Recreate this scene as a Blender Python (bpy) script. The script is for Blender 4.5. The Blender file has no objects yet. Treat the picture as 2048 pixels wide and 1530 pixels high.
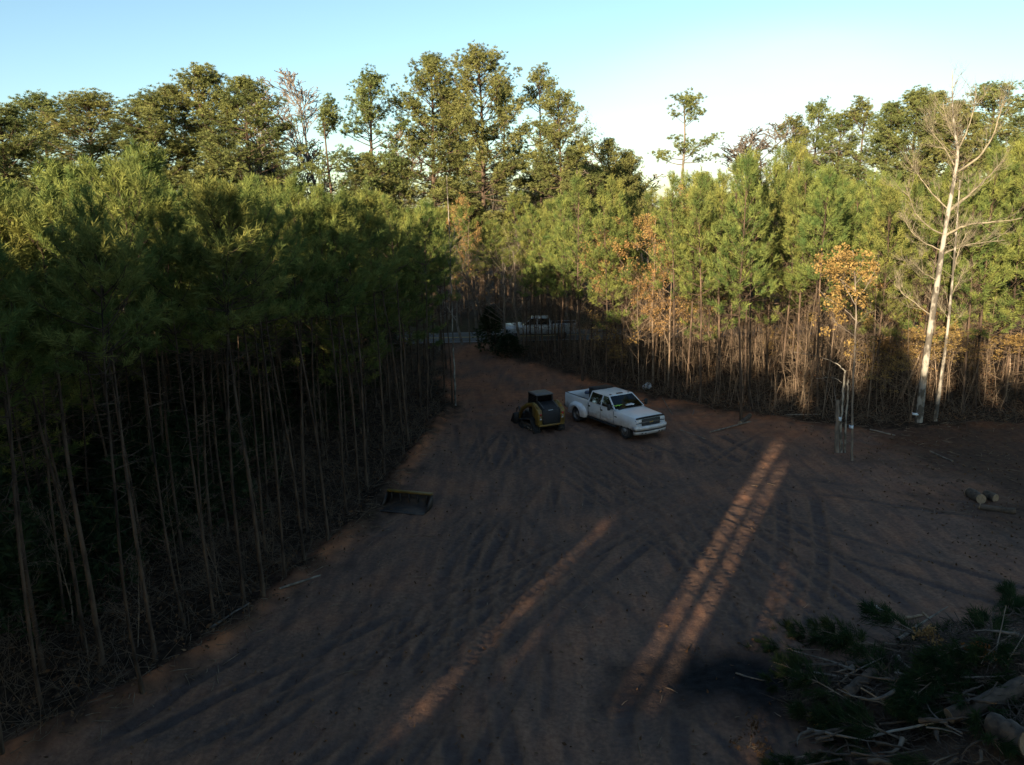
import bpy, bmesh, math, random
import numpy as np
from mathutils import Vector, Matrix

# ------------------------------------------------------------------ camera
S = bpy.context.scene
COL = S.collection
FPX, CAM_H = 1607.0, 11.4                 # focal length in px of the 2048 px wide photograph, eye height
PITCH, ROLL = math.radians(12.3), math.radians(1.5)
cam_d = bpy.data.cameras.new('camera')
cam_d.sensor_width = 36.0
cam_d.lens = FPX / 2048.0 * 36.0
cam_d.clip_start, cam_d.clip_end = 0.1, 3000.0
cam = bpy.data.objects.new('camera', cam_d)
COL.objects.link(cam)
cam.matrix_world = (Matrix.Translation((0, 0, CAM_H)) @ Matrix.Rotation(math.pi / 2 - PITCH, 4, 'X')
                    @ Matrix.Rotation(-ROLL, 4, 'Z'))
S.camera = cam

# ------------------------------------------------------------------ sky, sun, exposure
SUN_EL = math.radians(14.0)
SUN_AZ = math.radians(27.0)              # shadows run 27 degrees to the right of the view
world = bpy.data.worlds.new('World')
S.world = world
world.use_nodes = True
wn, wl = world.node_tree.nodes, world.node_tree.links
wn.clear()
w_out = wn.new('ShaderNodeOutputWorld')
w_bg = wn.new('ShaderNodeBackground')
w_sky = wn.new('ShaderNodeTexSky')
w_sky.sky_type = 'NISHITA'
w_sky.sun_disc = False
w_sky.sun_elevation = SUN_EL
w_sky.sun_rotation = math.pi + SUN_AZ
w_sky.air_density = 1.0
w_sky.dust_density = 0.6
w_sky.ozone_density = 1.0
w_bg.inputs['Strength'].default_value = 0.064
# a bank of thin bright cloud low in the sky, ahead and to the right
w_tc = wn.new('ShaderNodeTexCoord')
w_sub = wn.new('ShaderNodeVectorMath'); w_sub.operation = 'SUBTRACT'
w_sub.inputs[1].default_value = Vector((0.31, 1.0, 0.10)).normalized()
wl.new(w_tc.outputs['Generated'], w_sub.inputs[0])
w_scl = wn.new('ShaderNodeVectorMath'); w_scl.operation = 'MULTIPLY'
w_scl.inputs[1].default_value = (1.0, 1.0, 2.3)
wl.new(w_sub.outputs[0], w_scl.inputs[0])
w_dot = wn.new('ShaderNodeVectorMath'); w_dot.operation = 'LENGTH'
wl.new(w_scl.outputs[0], w_dot.inputs[0])
w_rng = wn.new('ShaderNodeMapRange'); w_rng.interpolation_type = 'SMOOTHERSTEP'
w_rng.inputs['From Min'].default_value = 0.30
w_rng.inputs['From Max'].default_value = 0.06
wl.new(w_dot.outputs['Value'], w_rng.inputs['Value'])
w_no = wn.new('ShaderNodeTexNoise')
w_no.inputs['Scale'].default_value = 3.2
w_no.inputs['Detail'].default_value = 4
w_mp = wn.new('ShaderNodeMapping'); w_mp.inputs['Scale'].default_value = (1, 1, 4)
wl.new(w_tc.outputs['Generated'], w_mp.inputs[0]); wl.new(w_mp.outputs[0], w_no.inputs['Vector'])
w_m1 = wn.new('ShaderNodeMath'); w_m1.operation = 'MULTIPLY_ADD'
w_m1.inputs[1].default_value = 1.1; w_m1.inputs[2].default_value = 0.0
wl.new(w_no.outputs['Fac'], w_m1.inputs[0])
w_m2 = wn.new('ShaderNodeMath'); w_m2.operation = 'MULTIPLY'; w_m2.use_clamp = True
wl.new(w_rng.outputs[0], w_m2.inputs[0]); wl.new(w_m1.outputs[0], w_m2.inputs[1])
w_mix = wn.new('ShaderNodeMix'); w_mix.data_type = 'RGBA'
wl.new(w_m2.outputs[0], w_mix.inputs[0])
w_tint = wn.new('ShaderNodeMix'); w_tint.data_type = 'RGBA'; w_tint.blend_type = 'MULTIPLY'
w_tint.inputs[0].default_value = 1.0; w_tint.inputs[7].default_value = (.86, 1.02, 1.08, 1)
wl.new(w_sky.outputs['Color'], w_tint.inputs[6]); wl.new(w_tint.outputs[2], w_mix.inputs[6])
w_mix.inputs[7].default_value = (5.2, 5.4, 5.5, 1)
wl.new(w_mix.outputs[2], w_bg.inputs['Color'])
wl.new(w_bg.outputs[0], w_out.inputs['Surface'])

sun_d = bpy.data.lights.new('sun', 'SUN')
sun_d.energy = 5.0
sun_d.angle = math.radians(0.6)
sun_d.color = (1.0, 0.82, 0.57)
sun = bpy.data.objects.new('sun', sun_d)
COL.objects.link(sun)
SUN_DIR = Vector((-math.sin(SUN_AZ) * math.cos(SUN_EL), -math.cos(SUN_AZ) * math.cos(SUN_EL), math.sin(SUN_EL)))
sun.rotation_euler = SUN_DIR.to_track_quat('Z', 'Y').to_euler()
sun.location = (-20, -40, 40)

S.view_settings.view_transform = 'Standard'
S.view_settings.look = 'None'
S.view_settings.gamma = 1.0
S.view_settings.exposure = 1.7
S.render.engine = 'CYCLES'
S.cycles.max_bounces = 5
S.cycles.diffuse_bounces = 3
S.cycles.glossy_bounces = 2
S.cycles.transmission_bounces = 3
S.cycles.transparent_max_bounces = 6
S.cycles.use_denoising = True

# ------------------------------------------------------------------ helpers: pixel of the photo -> point of the place
def ray(px, py):
    x = (px - 1024) / FPX; y = -(py - 765) / FPX
    c, s = math.cos(ROLL), math.sin(ROLL)
    xr, yr = x * c + y * s, -x * s + y * c
    return np.array([xr, math.cos(PITCH) + yr * math.sin(PITCH), -math.sin(PITCH) + yr * math.cos(PITCH)])
def gp(px, py, z=0.0):
    d = ray(px, py); t = (z - CAM_H) / d[2]
    return np.array([0, 0, CAM_H]) + d * t
def at(px, py, Y):
    d = ray(px, py); t = Y / d[1]
    return np.array([0, 0, CAM_H]) + d * t

# ------------------------------------------------------------------ helpers: meshes
def nrm(v):
    v = np.asarray(v, float)
    return v / np.maximum(np.linalg.norm(v, axis=-1, keepdims=True), 1e-9)

class MB:
    """collects faces, builds one mesh"""
    def __init__(self):
        self.v, self.f, self.n, self.mi = [], [], 0, []
    def add(self, verts, faces, mi=0):
        verts = np.array(verts, float).reshape(-1, 3)
        faces = np.asarray(faces, int)
        if len(verts) == 0 or len(faces) == 0: return
        self.v.append(verts); self.f.append(faces + self.n)
        self.mi.append(np.full(len(faces), mi)); self.n += len(verts)
    def poly(self, pts, mi=0):
        self.add(pts, [list(range(len(pts)))], mi)
    def tube(self, pts, rad, sides=6, cap=True, mi=0):
        pts = np.asarray(pts, float); n = len(pts)
        rad = np.broadcast_to(np.asarray(rad, float), (n,))
        t = np.empty_like(pts)
        t[1:-1] = pts[2:] - pts[:-2]; t[0] = pts[1] - pts[0]; t[-1] = pts[-1] - pts[-2]
        t = nrm(t)
        ref = np.array([1.0, 0, 0]) if abs(t[0][0]) < .8 else np.array([0, 1.0, 0])
        a = nrm(np.cross(t, ref)); b = np.cross(t, a)
        th = np.arange(sides) * 2 * math.pi / sides
        ring = pts[:, None, :] + rad[:, None, None] * (np.cos(th)[None, :, None] * a[:, None, :] + np.sin(th)[None, :, None] * b[:, None, :])
        i = np.arange(n - 1)[:, None] * sides; j = np.arange(sides)[None, :]; k = (j + 1) % sides
        q = np.stack([i + j, i + k, i + sides + k, i + sides + j], -1).reshape(-1, 4)
        self.add(ring.reshape(-1, 3), q, mi)
        if cap:
            self.poly(ring[0][::-1], mi); self.poly(ring[-1], mi)
    def box(self, c, s, bev=0.0, rot=None, mi=0, seg=1):
        bm = bmesh.new()
        bmesh.ops.create_cube(bm, size=1.0)
        bmesh.ops.scale(bm, vec=s, verts=bm.verts)
        if bev > 0:
            bmesh.ops.bevel(bm, geom=list(bm.edges), offset=bev, segments=seg, profile=.5, affect='EDGES')
        if rot is not None: bmesh.ops.transform(bm, matrix=rot.to_4x4(), verts=bm.verts)
        bmesh.ops.translate(bm, vec=c, verts=bm.verts)
        bm.verts.index_update()
        vs = [v.co[:] for v in bm.verts]
        for f in bm.faces: pass
        base = self.n
        self.v.append(np.array(vs)); self.n += len(vs)
        by = {}
        for f in bm.faces: by.setdefault(len(f.verts), []).append([v.index for v in f.verts])
        for fs in by.values():
            self.f.append(np.array(fs) + base); self.mi.append(np.full(len(fs), mi))
        bm.free()
    def loft(self, secs, closed=True, cap=True, mi=0):
        """secs: list of equally long point loops"""
        secs = np.asarray(secs, float); n, m = secs.shape[:2]
        i = np.arange(n - 1)[:, None] * m
        j = np.arange(m if closed else m - 1)[None, :]; k = (j + 1) % m
        q = np.stack([i + j, i + k, i + m + k, i + m + j], -1).reshape(-1, 4)
        self.add(secs.reshape(-1, 3), q, mi)
        if cap and closed:
            self.poly(secs[0][::-1], mi); self.poly(secs[-1], mi)
    def lathe(self, prof, c, axis='Y', n=24, mi=0):
        """prof: (radius, along axis)"""
        secs = []
        for k in range(n):
            th = 2 * math.pi * k / n
            if axis == 'Y': secs.append([(c[0] + r * math.cos(th), c[1] + a, c[2] + r * math.sin(th)) for r, a in prof])
            elif axis == 'Z': secs.append([(c[0] + r * math.cos(th), c[1] + r * math.sin(th), c[2] + a) for r, a in prof])
            else: secs.append([(c[0] + a, c[1] + r * math.cos(th), c[2] + r * math.sin(th)) for r, a in prof])
        secs.append(secs[0])
        self.loft(secs, closed=False, cap=False, mi=mi)
    def extrude(self, outline, y0, y1, mi=0, axis='Y'):
        """outline: (x, z) polygon, extruded along Y"""
        f = (lambda a, b, d: (a, d, b)) if axis == 'Y' else ((lambda a, b, d: (d, a, b)) if axis == 'X' else (lambda a, b, d: (a, b, d)))
        self.loft([[f(a, b, y0) for a, b in outline], [f(a, b, y1) for a, b in outline]], mi=mi)
    def ring(self, outer, inner, mi=0, depth=None):
        n = len(outer)
        self.add(list(outer) + list(inner), [[i, (i + 1) % n, n + (i + 1) % n, n + i] for i in range(n)], mi)
        if depth is not None:
            inn = np.asarray(inner, float); d = np.asarray(depth, float)
            self.add(np.concatenate([inn, inn + d]), [[i, (i + 1) % n, n + (i + 1) % n, n + i] for i in range(n)], mi)
    def mesh(self, name, mats, smooth=False):
        me = bpy.data.meshes.new(name)
        V = np.concatenate(self.v).astype(np.float32)
        tot = np.concatenate([np.full(len(f), f.shape[1]) for f in self.f]).astype(np.int32)
        idx = np.concatenate([f.ravel() for f in self.f]).astype(np.int32)
        me.vertices.add(len(V)); me.vertices.foreach_set('co', V.ravel())
        me.loops.add(len(idx)); me.loops.foreach_set('vertex_index', idx)
        me.polygons.add(len(tot))
        st = np.zeros(len(tot), np.int32); st[1:] = np.cumsum(tot)[:-1]
        me.polygons.foreach_set('loop_start', st); me.polygons.foreach_set('loop_total', tot)
        me.polygons.foreach_set('material_index', np.concatenate(self.mi).astype(np.int32))
        if smooth: me.polygons.foreach_set('use_smooth', np.ones(len(tot), bool))
        me.update(calc_edges=True); me.validate()
        for m in (mats if isinstance(mats, (list, tuple)) else [mats]): me.materials.append(m)
        return me
    def build(self, name, mats, parent=None, smooth=False, fix=False):
        me = self.mesh(name, mats, smooth)
        if fix:
            bm = bmesh.new(); bm.from_mesh(me)
            bmesh.ops.remove_doubles(bm, verts=bm.verts, dist=1e-4)
            bmesh.ops.recalc_face_normals(bm, faces=bm.faces)
            bm.to_mesh(me); bm.free()
        return link(name, me, parent)

def link(name, me, parent=None):
    o = bpy.data.objects.new(name, me)
    COL.objects.link(o)
    if parent is not None: o.parent = parent
    return o
def tag(o, label=None, cat=None, group=None, kind=None):
    if label: o['label'] = label
    if cat: o['category'] = cat
    if group: o['group'] = group
    if kind: o['kind'] = kind
    return o
def empty(name, loc=(0, 0, 0), rz=0.0):
    o = bpy.data.objects.new(name, None); COL.objects.link(o)
    o.empty_display_size = .3
    o.location = loc; o.rotation_euler = (0, 0, rz)
    return o
def autosmooth(o, deg=35):
    me = o.data
    me.polygons.foreach_set('use_smooth', np.ones(len(me.polygons), bool))
    me.set_sharp_from_angle(angle=math.radians(deg))
    return o
def cut(o, cutters):
    """boolean difference with closed temporary meshes"""
    for mb in cutters:
        c = mb.build('cutter', M['dark'], None, fix=True)
        md = o.modifiers.new('b', 'BOOLEAN'); md.operation = 'DIFFERENCE'; md.solver = 'EXACT'; md.object = c
        dg = bpy.context.evaluated_depsgraph_get()
        me = bpy.data.meshes.new_from_object(o.evaluated_get(dg))
        o.modifiers.clear(); o.data = me
        bpy.data.objects.remove(c)
    return o

# ------------------------------------------------------------------ materials
M = {}
def new_mat(name):
    m = bpy.data.materials.new(name); m.use_nodes = True
    nt = m.node_tree; nt.nodes.clear()
    out = nt.nodes.new('ShaderNodeOutputMaterial')
    return m, nt.nodes, nt.links, out
def pm(key, c1, c2=None, scale=6.0, rough=.8, bump=0.0, bscale=None, metal=0.0, detail=4, stretch=None, spec=.5, rnd=0.0, coat=0.0, lo=.35, hi=.65):
    m, N, L, out = new_mat(key)
    b = N.new('ShaderNodeBsdfPrincipled')
    b.inputs['Roughness'].default_value = rough
    b.inputs['Metallic'].default_value = metal
    b.inputs['Specular IOR Level'].default_value = spec
    b.inputs['Coat Weight'].default_value = coat
    L.new(b.outputs[0], out.inputs['Surface'])
    tc = N.new('ShaderNodeTexCoord'); vec = tc.outputs['Object']
    if stretch:
        mp = N.new('ShaderNodeMapping'); mp.inputs['Scale'].default_value = stretch
        L.new(vec, mp.inputs[0]); vec = mp.outputs[0]
    if c2 is None: c2 = tuple(x * .8 for x in c1)
    no = N.new('ShaderNodeTexNoise'); no.inputs['Scale'].default_value = scale; no.inputs['Detail'].default_value = detail
    L.new(vec, no.inputs['Vector'])
    cr = N.new('ShaderNodeValToRGB')
    cr.color_ramp.elements[0].position = lo; cr.color_ramp.elements[1].position = hi
    cr.color_ramp.elements[0].color = (*c1, 1); cr.color_ramp.elements[1].color = (*c2, 1)
    L.new(no.outputs['Fac'], cr.inputs[0])
    col = cr.outputs[0]
    if rnd:
        oi = N.new('ShaderNodeObjectInfo'); hs = N.new('ShaderNodeHueSaturation')
        ma = N.new('ShaderNodeMath'); ma.operation = 'MULTIPLY_ADD'; ma.inputs[1].default_value = 2 * rnd; ma.inputs[2].default_value = 1 - rnd
        L.new(oi.outputs['Random'], ma.inputs[0]); L.new(ma.outputs[0], hs.inputs['Value'])
        L.new(col, hs.inputs['Color']); col = hs.outputs[0]
    L.new(col, b.inputs['Base Color'])
    if bump:
        n2 = N.new('ShaderNodeTexNoise'); n2.inputs['Scale'].default_value = bscale or scale * 2; n2.inputs['Detail'].default_value = 5
        L.new(vec, n2.inputs['Vector'])
        bp = N.new('ShaderNodeBump'); bp.inputs['Strength'].default_value = bump; bp.inputs['Distance'].default_value = .03
        L.new(n2.outputs['Fac'], bp.inputs['Height']); L.new(bp.outputs[0], b.inputs['Normal'])
    M[key] = m
    return m
def leafmat(key, c1, c2, scale=1.3, trans=.3, hue=.02, val=.25):
    """thin leaves or needles: diffuse plus light coming through, varied from clump to clump and tree to tree"""
    m, N, L, out = new_mat(key)
    tc = N.new('ShaderNodeTexCoord')
    no = N.new('ShaderNodeTexNoise'); no.inputs['Scale'].default_value = scale; no.inputs['Detail'].default_value = 3
    L.new(tc.outputs['Object'], no.inputs['Vector'])
    cr = N.new('ShaderNodeValToRGB')
    cr.color_ramp.elements[0].position = .36; cr.color_ramp.elements[1].position = .64
    cr.color_ramp.elements[0].color = (*c1, 1); cr.color_ramp.elements[1].color = (*c2, 1)
    L.new(no.outputs['Fac'], cr.inputs[0])
    oi = N.new('ShaderNodeObjectInfo'); hs = N.new('ShaderNodeHueSaturation')
    ge = N.new('ShaderNodeNewGeometry')
    a1 = N.new('ShaderNodeMath'); a1.operation = 'MULTIPLY_ADD'; a1.inputs[1].default_value = 2 * hue; a1.inputs[2].default_value = .5 - hue
    L.new(oi.outputs['Random'], a1.inputs[0]); L.new(a1.outputs[0], hs.inputs['Hue'])
    a2 = N.new('ShaderNodeMath'); a2.operation = 'MULTIPLY_ADD'; a2.inputs[1].default_value = 2 * val; a2.inputs[2].default_value = 1 - val
    L.new(ge.outputs['Random Per Island'], a2.inputs[0]); L.new(a2.outputs[0], hs.inputs['Value'])
    L.new(cr.outputs[0], hs.inputs['Color'])
    d = N.new('ShaderNodeBsdfDiffuse'); t = N.new('ShaderNodeBsdfTranslucent'); mx = N.new('ShaderNodeMixShader')
    mx.inputs[0].default_value = trans
    L.new(hs.outputs[0], d.inputs[0]); L.new(hs.outputs[0], t.inputs[0])
    L.new(d.outputs[0], mx.inputs[1]); L.new(t.outputs[0], mx.inputs[2]); L.new(mx.outputs[0], out.inputs['Surface'])
    M[key] = m
    return m

leafmat('needles', (.085, .120, .038), (.225, .235, .064), trans=.24)
leafmat('needles_old', (.105, .128, .048), (.225, .232, .078), scale=.5, trans=.3, hue=.02)
leafmat('tan_leaf', (.21, .130, .048), (.36, .235, .088), scale=2.5, hue=.012)
leafmat('red_leaf', (.16, .055, .022), (.26, .10, .035), scale=2.5)
leafmat('evergreen', (.022, .036, .018), (.050, .066, .030), scale=2)
leafmat('litter_leaf', (.06, .035, .02), (.15, .09, .05), scale=.8, trans=.1)
leafmat('bough', (.018, .040, .018), (.045, .062, .024), scale=2.0)
pm('pine_bark', (.034, .025, .020), (.130, .088, .060), scale=5, rough=.95, stretch=(1, 1, .25), bump=.7, bscale=14, rnd=.18, spec=.1)
pm('grey_bark', (.10, .082, .067), (.22, .18, .14), scale=4, rough=.95, stretch=(1, 1, .3), bump=.5, rnd=.2, spec=.1)
pm('twig_bark', (.105, .076, .053), (.22, .16, .11), scale=3, rough=.95, rnd=.25, spec=.1)
pm('white_bark', (.085, .074, .06), (.29, .26, .215), scale=3.2, rough=.9, stretch=(1, 1, .55), bump=.4, spec=.1, lo=.44, hi=.56)
pm('pale_limb', (.15, .125, .085), (.27, .23, .16), scale=4, rough=.9, spec=.1)
pm('cut_wood', (.20, .13, .07), (.30, .20, .12), scale=8, rough=.9, stretch=(3, 3, 1))
pm('log_bark', (.04, .028, .019), (.10, .07, .048), scale=6, rough=.95, bump=.7)
pm('dark', (.012, .012, .013), (.02, .02, .02), rough=.6)
pm('rubber', (.014, .014, .015), (.028, .026, .024), scale=9, rough=.85, bump=.2)
pm('black_plastic', (.014, .014, .015), (.026, .025, .025), rough=.65, spec=.3)
pm('white_paint', (.66, .68, .70), (.58, .60, .61), scale=1.5, rough=.32, coat=.5)
def dusty(key):
    """dried mud thrown up over the sills and arches"""
    m = M[key]; N, L = m.node_tree.nodes, m.node_tree.links
    b = next(n for n in N if n.type == 'BSDF_PRINCIPLED'); src = b.inputs['Base Color'].links[0].from_socket
    tc = N.new('ShaderNodeTexCoord'); sx = N.new('ShaderNodeSeparateXYZ'); L.new(tc.outputs['Object'], sx.inputs[0])
    no = N.new('ShaderNodeTexNoise'); no.inputs['Scale'].default_value = 4.0; no.inputs['Detail'].default_value = 6; L.new(tc.outputs['Object'], no.inputs['Vector'])
    a = N.new('ShaderNodeMath'); a.operation = 'MULTIPLY_ADD'; a.inputs[1].default_value = -.9; a.inputs[2].default_value = .45; L.new(no.outputs['Fac'], a.inputs[0])
    s = N.new('ShaderNodeMath'); s.operation = 'ADD'; L.new(sx.outputs['Z'], s.inputs[0]); L.new(a.outputs[0], s.inputs[1])
    r = N.new('ShaderNodeMapRange'); r.inputs['From Min'].default_value = .50; r.inputs['From Max'].default_value = 1.0; r.inputs['To Min'].default_value = .6; r.inputs['To Max'].default_value = .01
    L.new(s.outputs[0], r.inputs['Value'])
    x = N.new('ShaderNodeMix'); x.data_type = 'RGBA'; L.new(r.outputs[0], x.inputs[0]); L.new(src, x.inputs[6]); x.inputs[7].default_value = (.20, .12, .08, 1)
    L.new(x.outputs[2], b.inputs['Base Color'])
dusty('white_paint')
pm('silver_paint', (.56, .60, .62), (.48, .52, .54), scale=1.5, rough=.32, metal=.2, coat=.5)
pm('yellow_paint', (.19, .115, .018), (.12, .07, .014), scale=3, rough=.45)
pm('steel', (.10, .10, .105), (.17, .15, .13), scale=5, rough=.5, metal=.6)
pm('worn_steel', (.035, .034, .034), (.085, .06, .045), scale=4, rough=.7, metal=.3)
pm('wheel_grey', (.12, .12, .125), (.20, .19, .18), scale=6, rough=.5, metal=.5)
pm('chrome', (.55, .55, .56), (.45, .45, .46), rough=.2, metal=.9)
pm('lamp_glass', (.55, .55, .56), (.42, .42, .44), scale=18, rough=.15, coat=.6)
pm('red_lamp', (.35, .02, .02), (.25, .02, .02), rough=.25)
pm('amber_lamp', (.10, .045, .015), (.07, .03, .01), rough=.3)
pm('lime_cloth', (.35, .62, .08), (.28, .52, .06), rough=.8)
pm('paper', (.70, .71, .72), (.62, .63, .64), rough=.8)
pm('cab_interior', (.05, .05, .052), (.08, .078, .075), rough=.8)
pm('white_plastic', (.62, .65, .68), (.50, .53, .56), scale=7, rough=.5)
pm('blue_plastic', (.03, .06, .12), (.02, .04, .09), rough=.5)
pm('tape', (.62, .70, .76), (.50, .58, .64), rough=.6)
pm('gold', (.40, .27, .08), (.30, .20, .06), rough=.4, metal=.5)
pm('asphalt', (.05, .054, .06), (.072, .076, .08), scale=30, rough=.9, bump=.2)
pm('road_white', (.34, .34, .34), (.22, .22, .22), scale=8, rough=.8)
pm('road_yellow', (.55, .38, .06), (.42, .30, .06), scale=8, rough=.8)
pm('stone', (.20, .20, .205), (.30, .29, .28), scale=4, rough=.9, bump=.6)
def glass_mat():
    m, N, L, out = new_mat('tinted_glass')
    t = N.new('ShaderNodeBsdfTransparent'); t.inputs[0].default_value = (.07, .08, .08, 1)
    g = N.new('ShaderNodeBsdfGlossy'); g.inputs['Roughness'].default_value = .03
    fr = N.new('ShaderNodeFresnel'); fr.inputs[0].default_value = 1.5
    mx = N.new('ShaderNodeMixShader')
    L.new(fr.outputs[0], mx.inputs[0]); L.new(t.outputs[0], mx.inputs[1]); L.new(g.outputs[0], mx.inputs[2])
    L.new(mx.outputs[0], out.inputs['Surface'])
    M['glass'] = m
glass_mat()
# ------------------------------------------------------------------ the ground: one sheet to the horizon
CLEAR = np.array([(-12.6, -10), (-12.2, 8), (-11.2, 15.1), (-8.5, 18.7), (-7.6, 21.7), (-5.8, 28.0), (-5.0, 33.2), (-4.1, 40.7), (-3.6, 46.2),
                  (-4.7, 53.7), (-5.5, 63.5), (-5.8, 68.4), (-0.6, 68.4), (-1.0, 62.7), (0.6, 59.7), (2.9, 56.2), (5.2, 51.3), (8.2, 46.8),
                  (11.9, 42.3), (16.6, 39.1), (22.5, 38.5), (30.8, 39.2), (52, 36.6), (52, -10)])
def sdist(px, py, poly=CLEAR):
    """signed distance to the clearing's outline, positive inside"""
    px = np.asarray(px, float); py = np.asarray(py, float)
    d = np.full(px.shape, 1e9); ins = np.zeros(px.shape, bool)
    n = len(poly)
    for i in range(n):
        ax, ay = poly[i]; bx, by = poly[(i + 1) % n]
        ex, ey = bx - ax, by - ay
        t = np.clip(((px - ax) * ex + (py - ay) * ey) / (ex * ex + ey * ey), 0, 1)
        d = np.minimum(d, np.hypot(px - ax - t * ex, py - ay - t * ey))
        c = ((ay > py) != (by > py)) & (px < (bx - ax) * (py - ay) / (by - ay + 1e-12) + ax)
        ins ^= c
    return np.where(ins, d, -d)
_rg = np.random.default_rng(5)
_NT = [_rg.random((256, 256)) for _ in range(4)]
def vnoise(x, y, s, k=0):
    x = np.asarray(x, float) / s + 700.3; y = np.asarray(y, float) / s + 911.7
    xi = np.floor(x).astype(int); yi = np.floor(y).astype(int)
    fx = x - xi; fy = y - yi
    fx = fx * fx * (3 - 2 * fx); fy = fy * fy * (3 - 2 * fy)
    T = _NT[k]; g = lambda a, b: T[a % 256, b % 256]
    return (g(xi, yi) * (1 - fx) * (1 - fy) + g(xi + 1, yi) * fx * (1 - fy) + g(xi, yi + 1) * (1 - fx) * fy + g(xi + 1, yi + 1) * fx * fy) - .5
# ruts of the tracked loader: (polyline, half gauge, half width)
TRACKS = [([(2.1, 11.4), (3.1, 17.0), (7.7, 26.9), (12.0, 36.1)], .62, .22), ([(-5.9, 11.4), (-2.9, 16.4), (3.0, 26.2), (4.0, 33.5), (1.8, 39.7)], .62, .22),
          ([(5.5, 12.7), (6.9, 19.4), (9.3, 24.1), (11.6, 31.3), (10.2, 36.6)], .62, .22), ([(-9.0, 17.6), (-5.3, 24.6), (-1.8, 32.4), (-.7, 41.7), (-2.2, 54.9), (-3.2, 66)], .62, .22),
          ([(18, 17.6), (11.3, 24.6), (4.9, 32.4), (1.8, 38.7), (-.2, 47.6), (-2.6, 56.7)], .75, .16), ([(0, 10.1), (-1.3, 17.6), (-1.9, 24.6), (.7, 33.5), (3.8, 38.7)], .62, .22),
          ([(22.6, 24.6), (14.8, 29.1), (7.2, 34.5), (2.6, 41.7), (-1.1, 51.3), (-2.6, 63.5)], .8, .18)]
_tr = np.random.default_rng(17)
for _k in range(15):                      # more passes of the machine, fanning out from the lane over the clearing
    _x0 = _tr.uniform(-9, 16); _y0 = _tr.uniform(13, 19); _x1 = _tr.uniform(-2.5, 4.5); _y1 = _tr.uniform(38, 47)
    if _k % 3 == 0: _x1 = _tr.uniform(7, 13); _y1 = _tr.uniform(32, 39)
    _b = _tr.normal() * 1.6
    TRACKS.append(([(_x0, _y0), (_x0 * .68 + _x1 * .32 + _b, _y0 * .65 + _y1 * .35), (_x0 * .3 + _x1 * .7 + _b, _y0 * .3 + _y1 * .7), (_x1, _y1)], _tr.choice([.62, .75]), _tr.choice([.13, .2, .22])))
COMP = {}
def ground_z(x, y, fine=True):
    x = np.asarray(x, float); y = np.asarray(y, float)
    sd = sdist(x, y)
    z = .14 * vnoise(x, y, 6, 0) + .10 * vnoise(x, y, 1.9, 1)
    soft = np.clip(1 - np.abs(y - 30) / 60, 0, 1)
    if fine:
        z = z + (.065 * vnoise(x, y, .62, 2)) + .042 * vnoise(x + y * .3, y, .24, 3)
        z = z + .035 * np.abs(vnoise(x * .5 + y * .25, y * .5 - x * .25, .35, 1)) * (sd > 0)
        comp = np.zeros(x.shape); ridge = np.zeros(x.shape)
        for poly, hg, hw in TRACKS:
            P = np.array(poly, float)
            # smooth the course
            t = np.linspace(0, len(P) - 1, 26); P = np.stack([np.interp(t, np.arange(len(P)), P[:, 0]), np.interp(t, np.arange(len(P)), P[:, 1])], 1)
            for _ in range(3): P[1:-1] = (P[:-2] + 2 * P[1:-1] + P[2:]) / 4
            best = np.full(x.shape, 1e9); side = np.zeros(x.shape); along = np.zeros(x.shape); s0 = 0
            for i in range(len(P) - 1):
                e = P[i + 1] - P[i]; l = np.hypot(*e); e = e / l
                q = (x - P[i, 0]) * e[0] + (y - P[i, 1]) * e[1]
                tt = np.clip(q, 0, l)
                dx, dy = x - P[i, 0] - tt * e[0], y - P[i, 1] - tt * e[1]
                d = np.hypot(dx, dy); m = d < best
                best = np.where(m, d, best); side = np.where(m, dx * e[1] - dy * e[0], side); along = np.where(m, s0 + tt, along); s0 += l
            w = np.abs(np.abs(side) - hg)
            inr = np.clip((hw - w) / .06 + .5, 0, 1) * (best < 2)
            lip = np.exp(-((w - hw - .07) / .07) ** 2) * (best < 2)
            cl = np.sin((along + .16 * np.abs(side) + .10 * vnoise(x, y, .5, 2)) * 2 * math.pi / .27)
            fade = np.clip(.75 + 1.6 * vnoise(x, y, 2.7, 3), .05, 1)
            z = z + fade * (inr * (-.020 + .017 * cl) + .022 * lip)
            comp = np.maximum(comp, inr * fade); ridge = np.maximum(ridge, lip * fade)
        COMP['c'] = comp; COMP['r'] = ridge
    # bank of pushed-up soil and rubbish along the left-hand stand
    berm = np.exp(-((sd + .15) / .38) ** 2) * (x < -2.8) * (y < 52) * (.16 + .22 * np.clip(vnoise(x, y, 1.3, 2) + .3, 0, 1))
    z = z + berm
    # low push-up round the right-hand edge
    z = z + np.exp(-((sd + .5) / .8) ** 2) * (x > 5) * (y > 30) * (y < 56) * .18 * (1 + vnoise(x, y, 1.1, 0))
    # the verge beyond the road climbs a little
    z = z + np.clip((y - 79) / 30, 0, 1) * .7 + np.clip((y - 110) / 300, 0, 1) * 6
    flat = np.clip((np.abs(y - ROADY(x)) - 3.4) / 2.0, 0, 1)      # level under the road
    return z * flat
ROAD_A = math.radians(1.2)
def ROADY(x): return 71.8 - np.asarray(x, float) * math.tan(ROAD_A)

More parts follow.
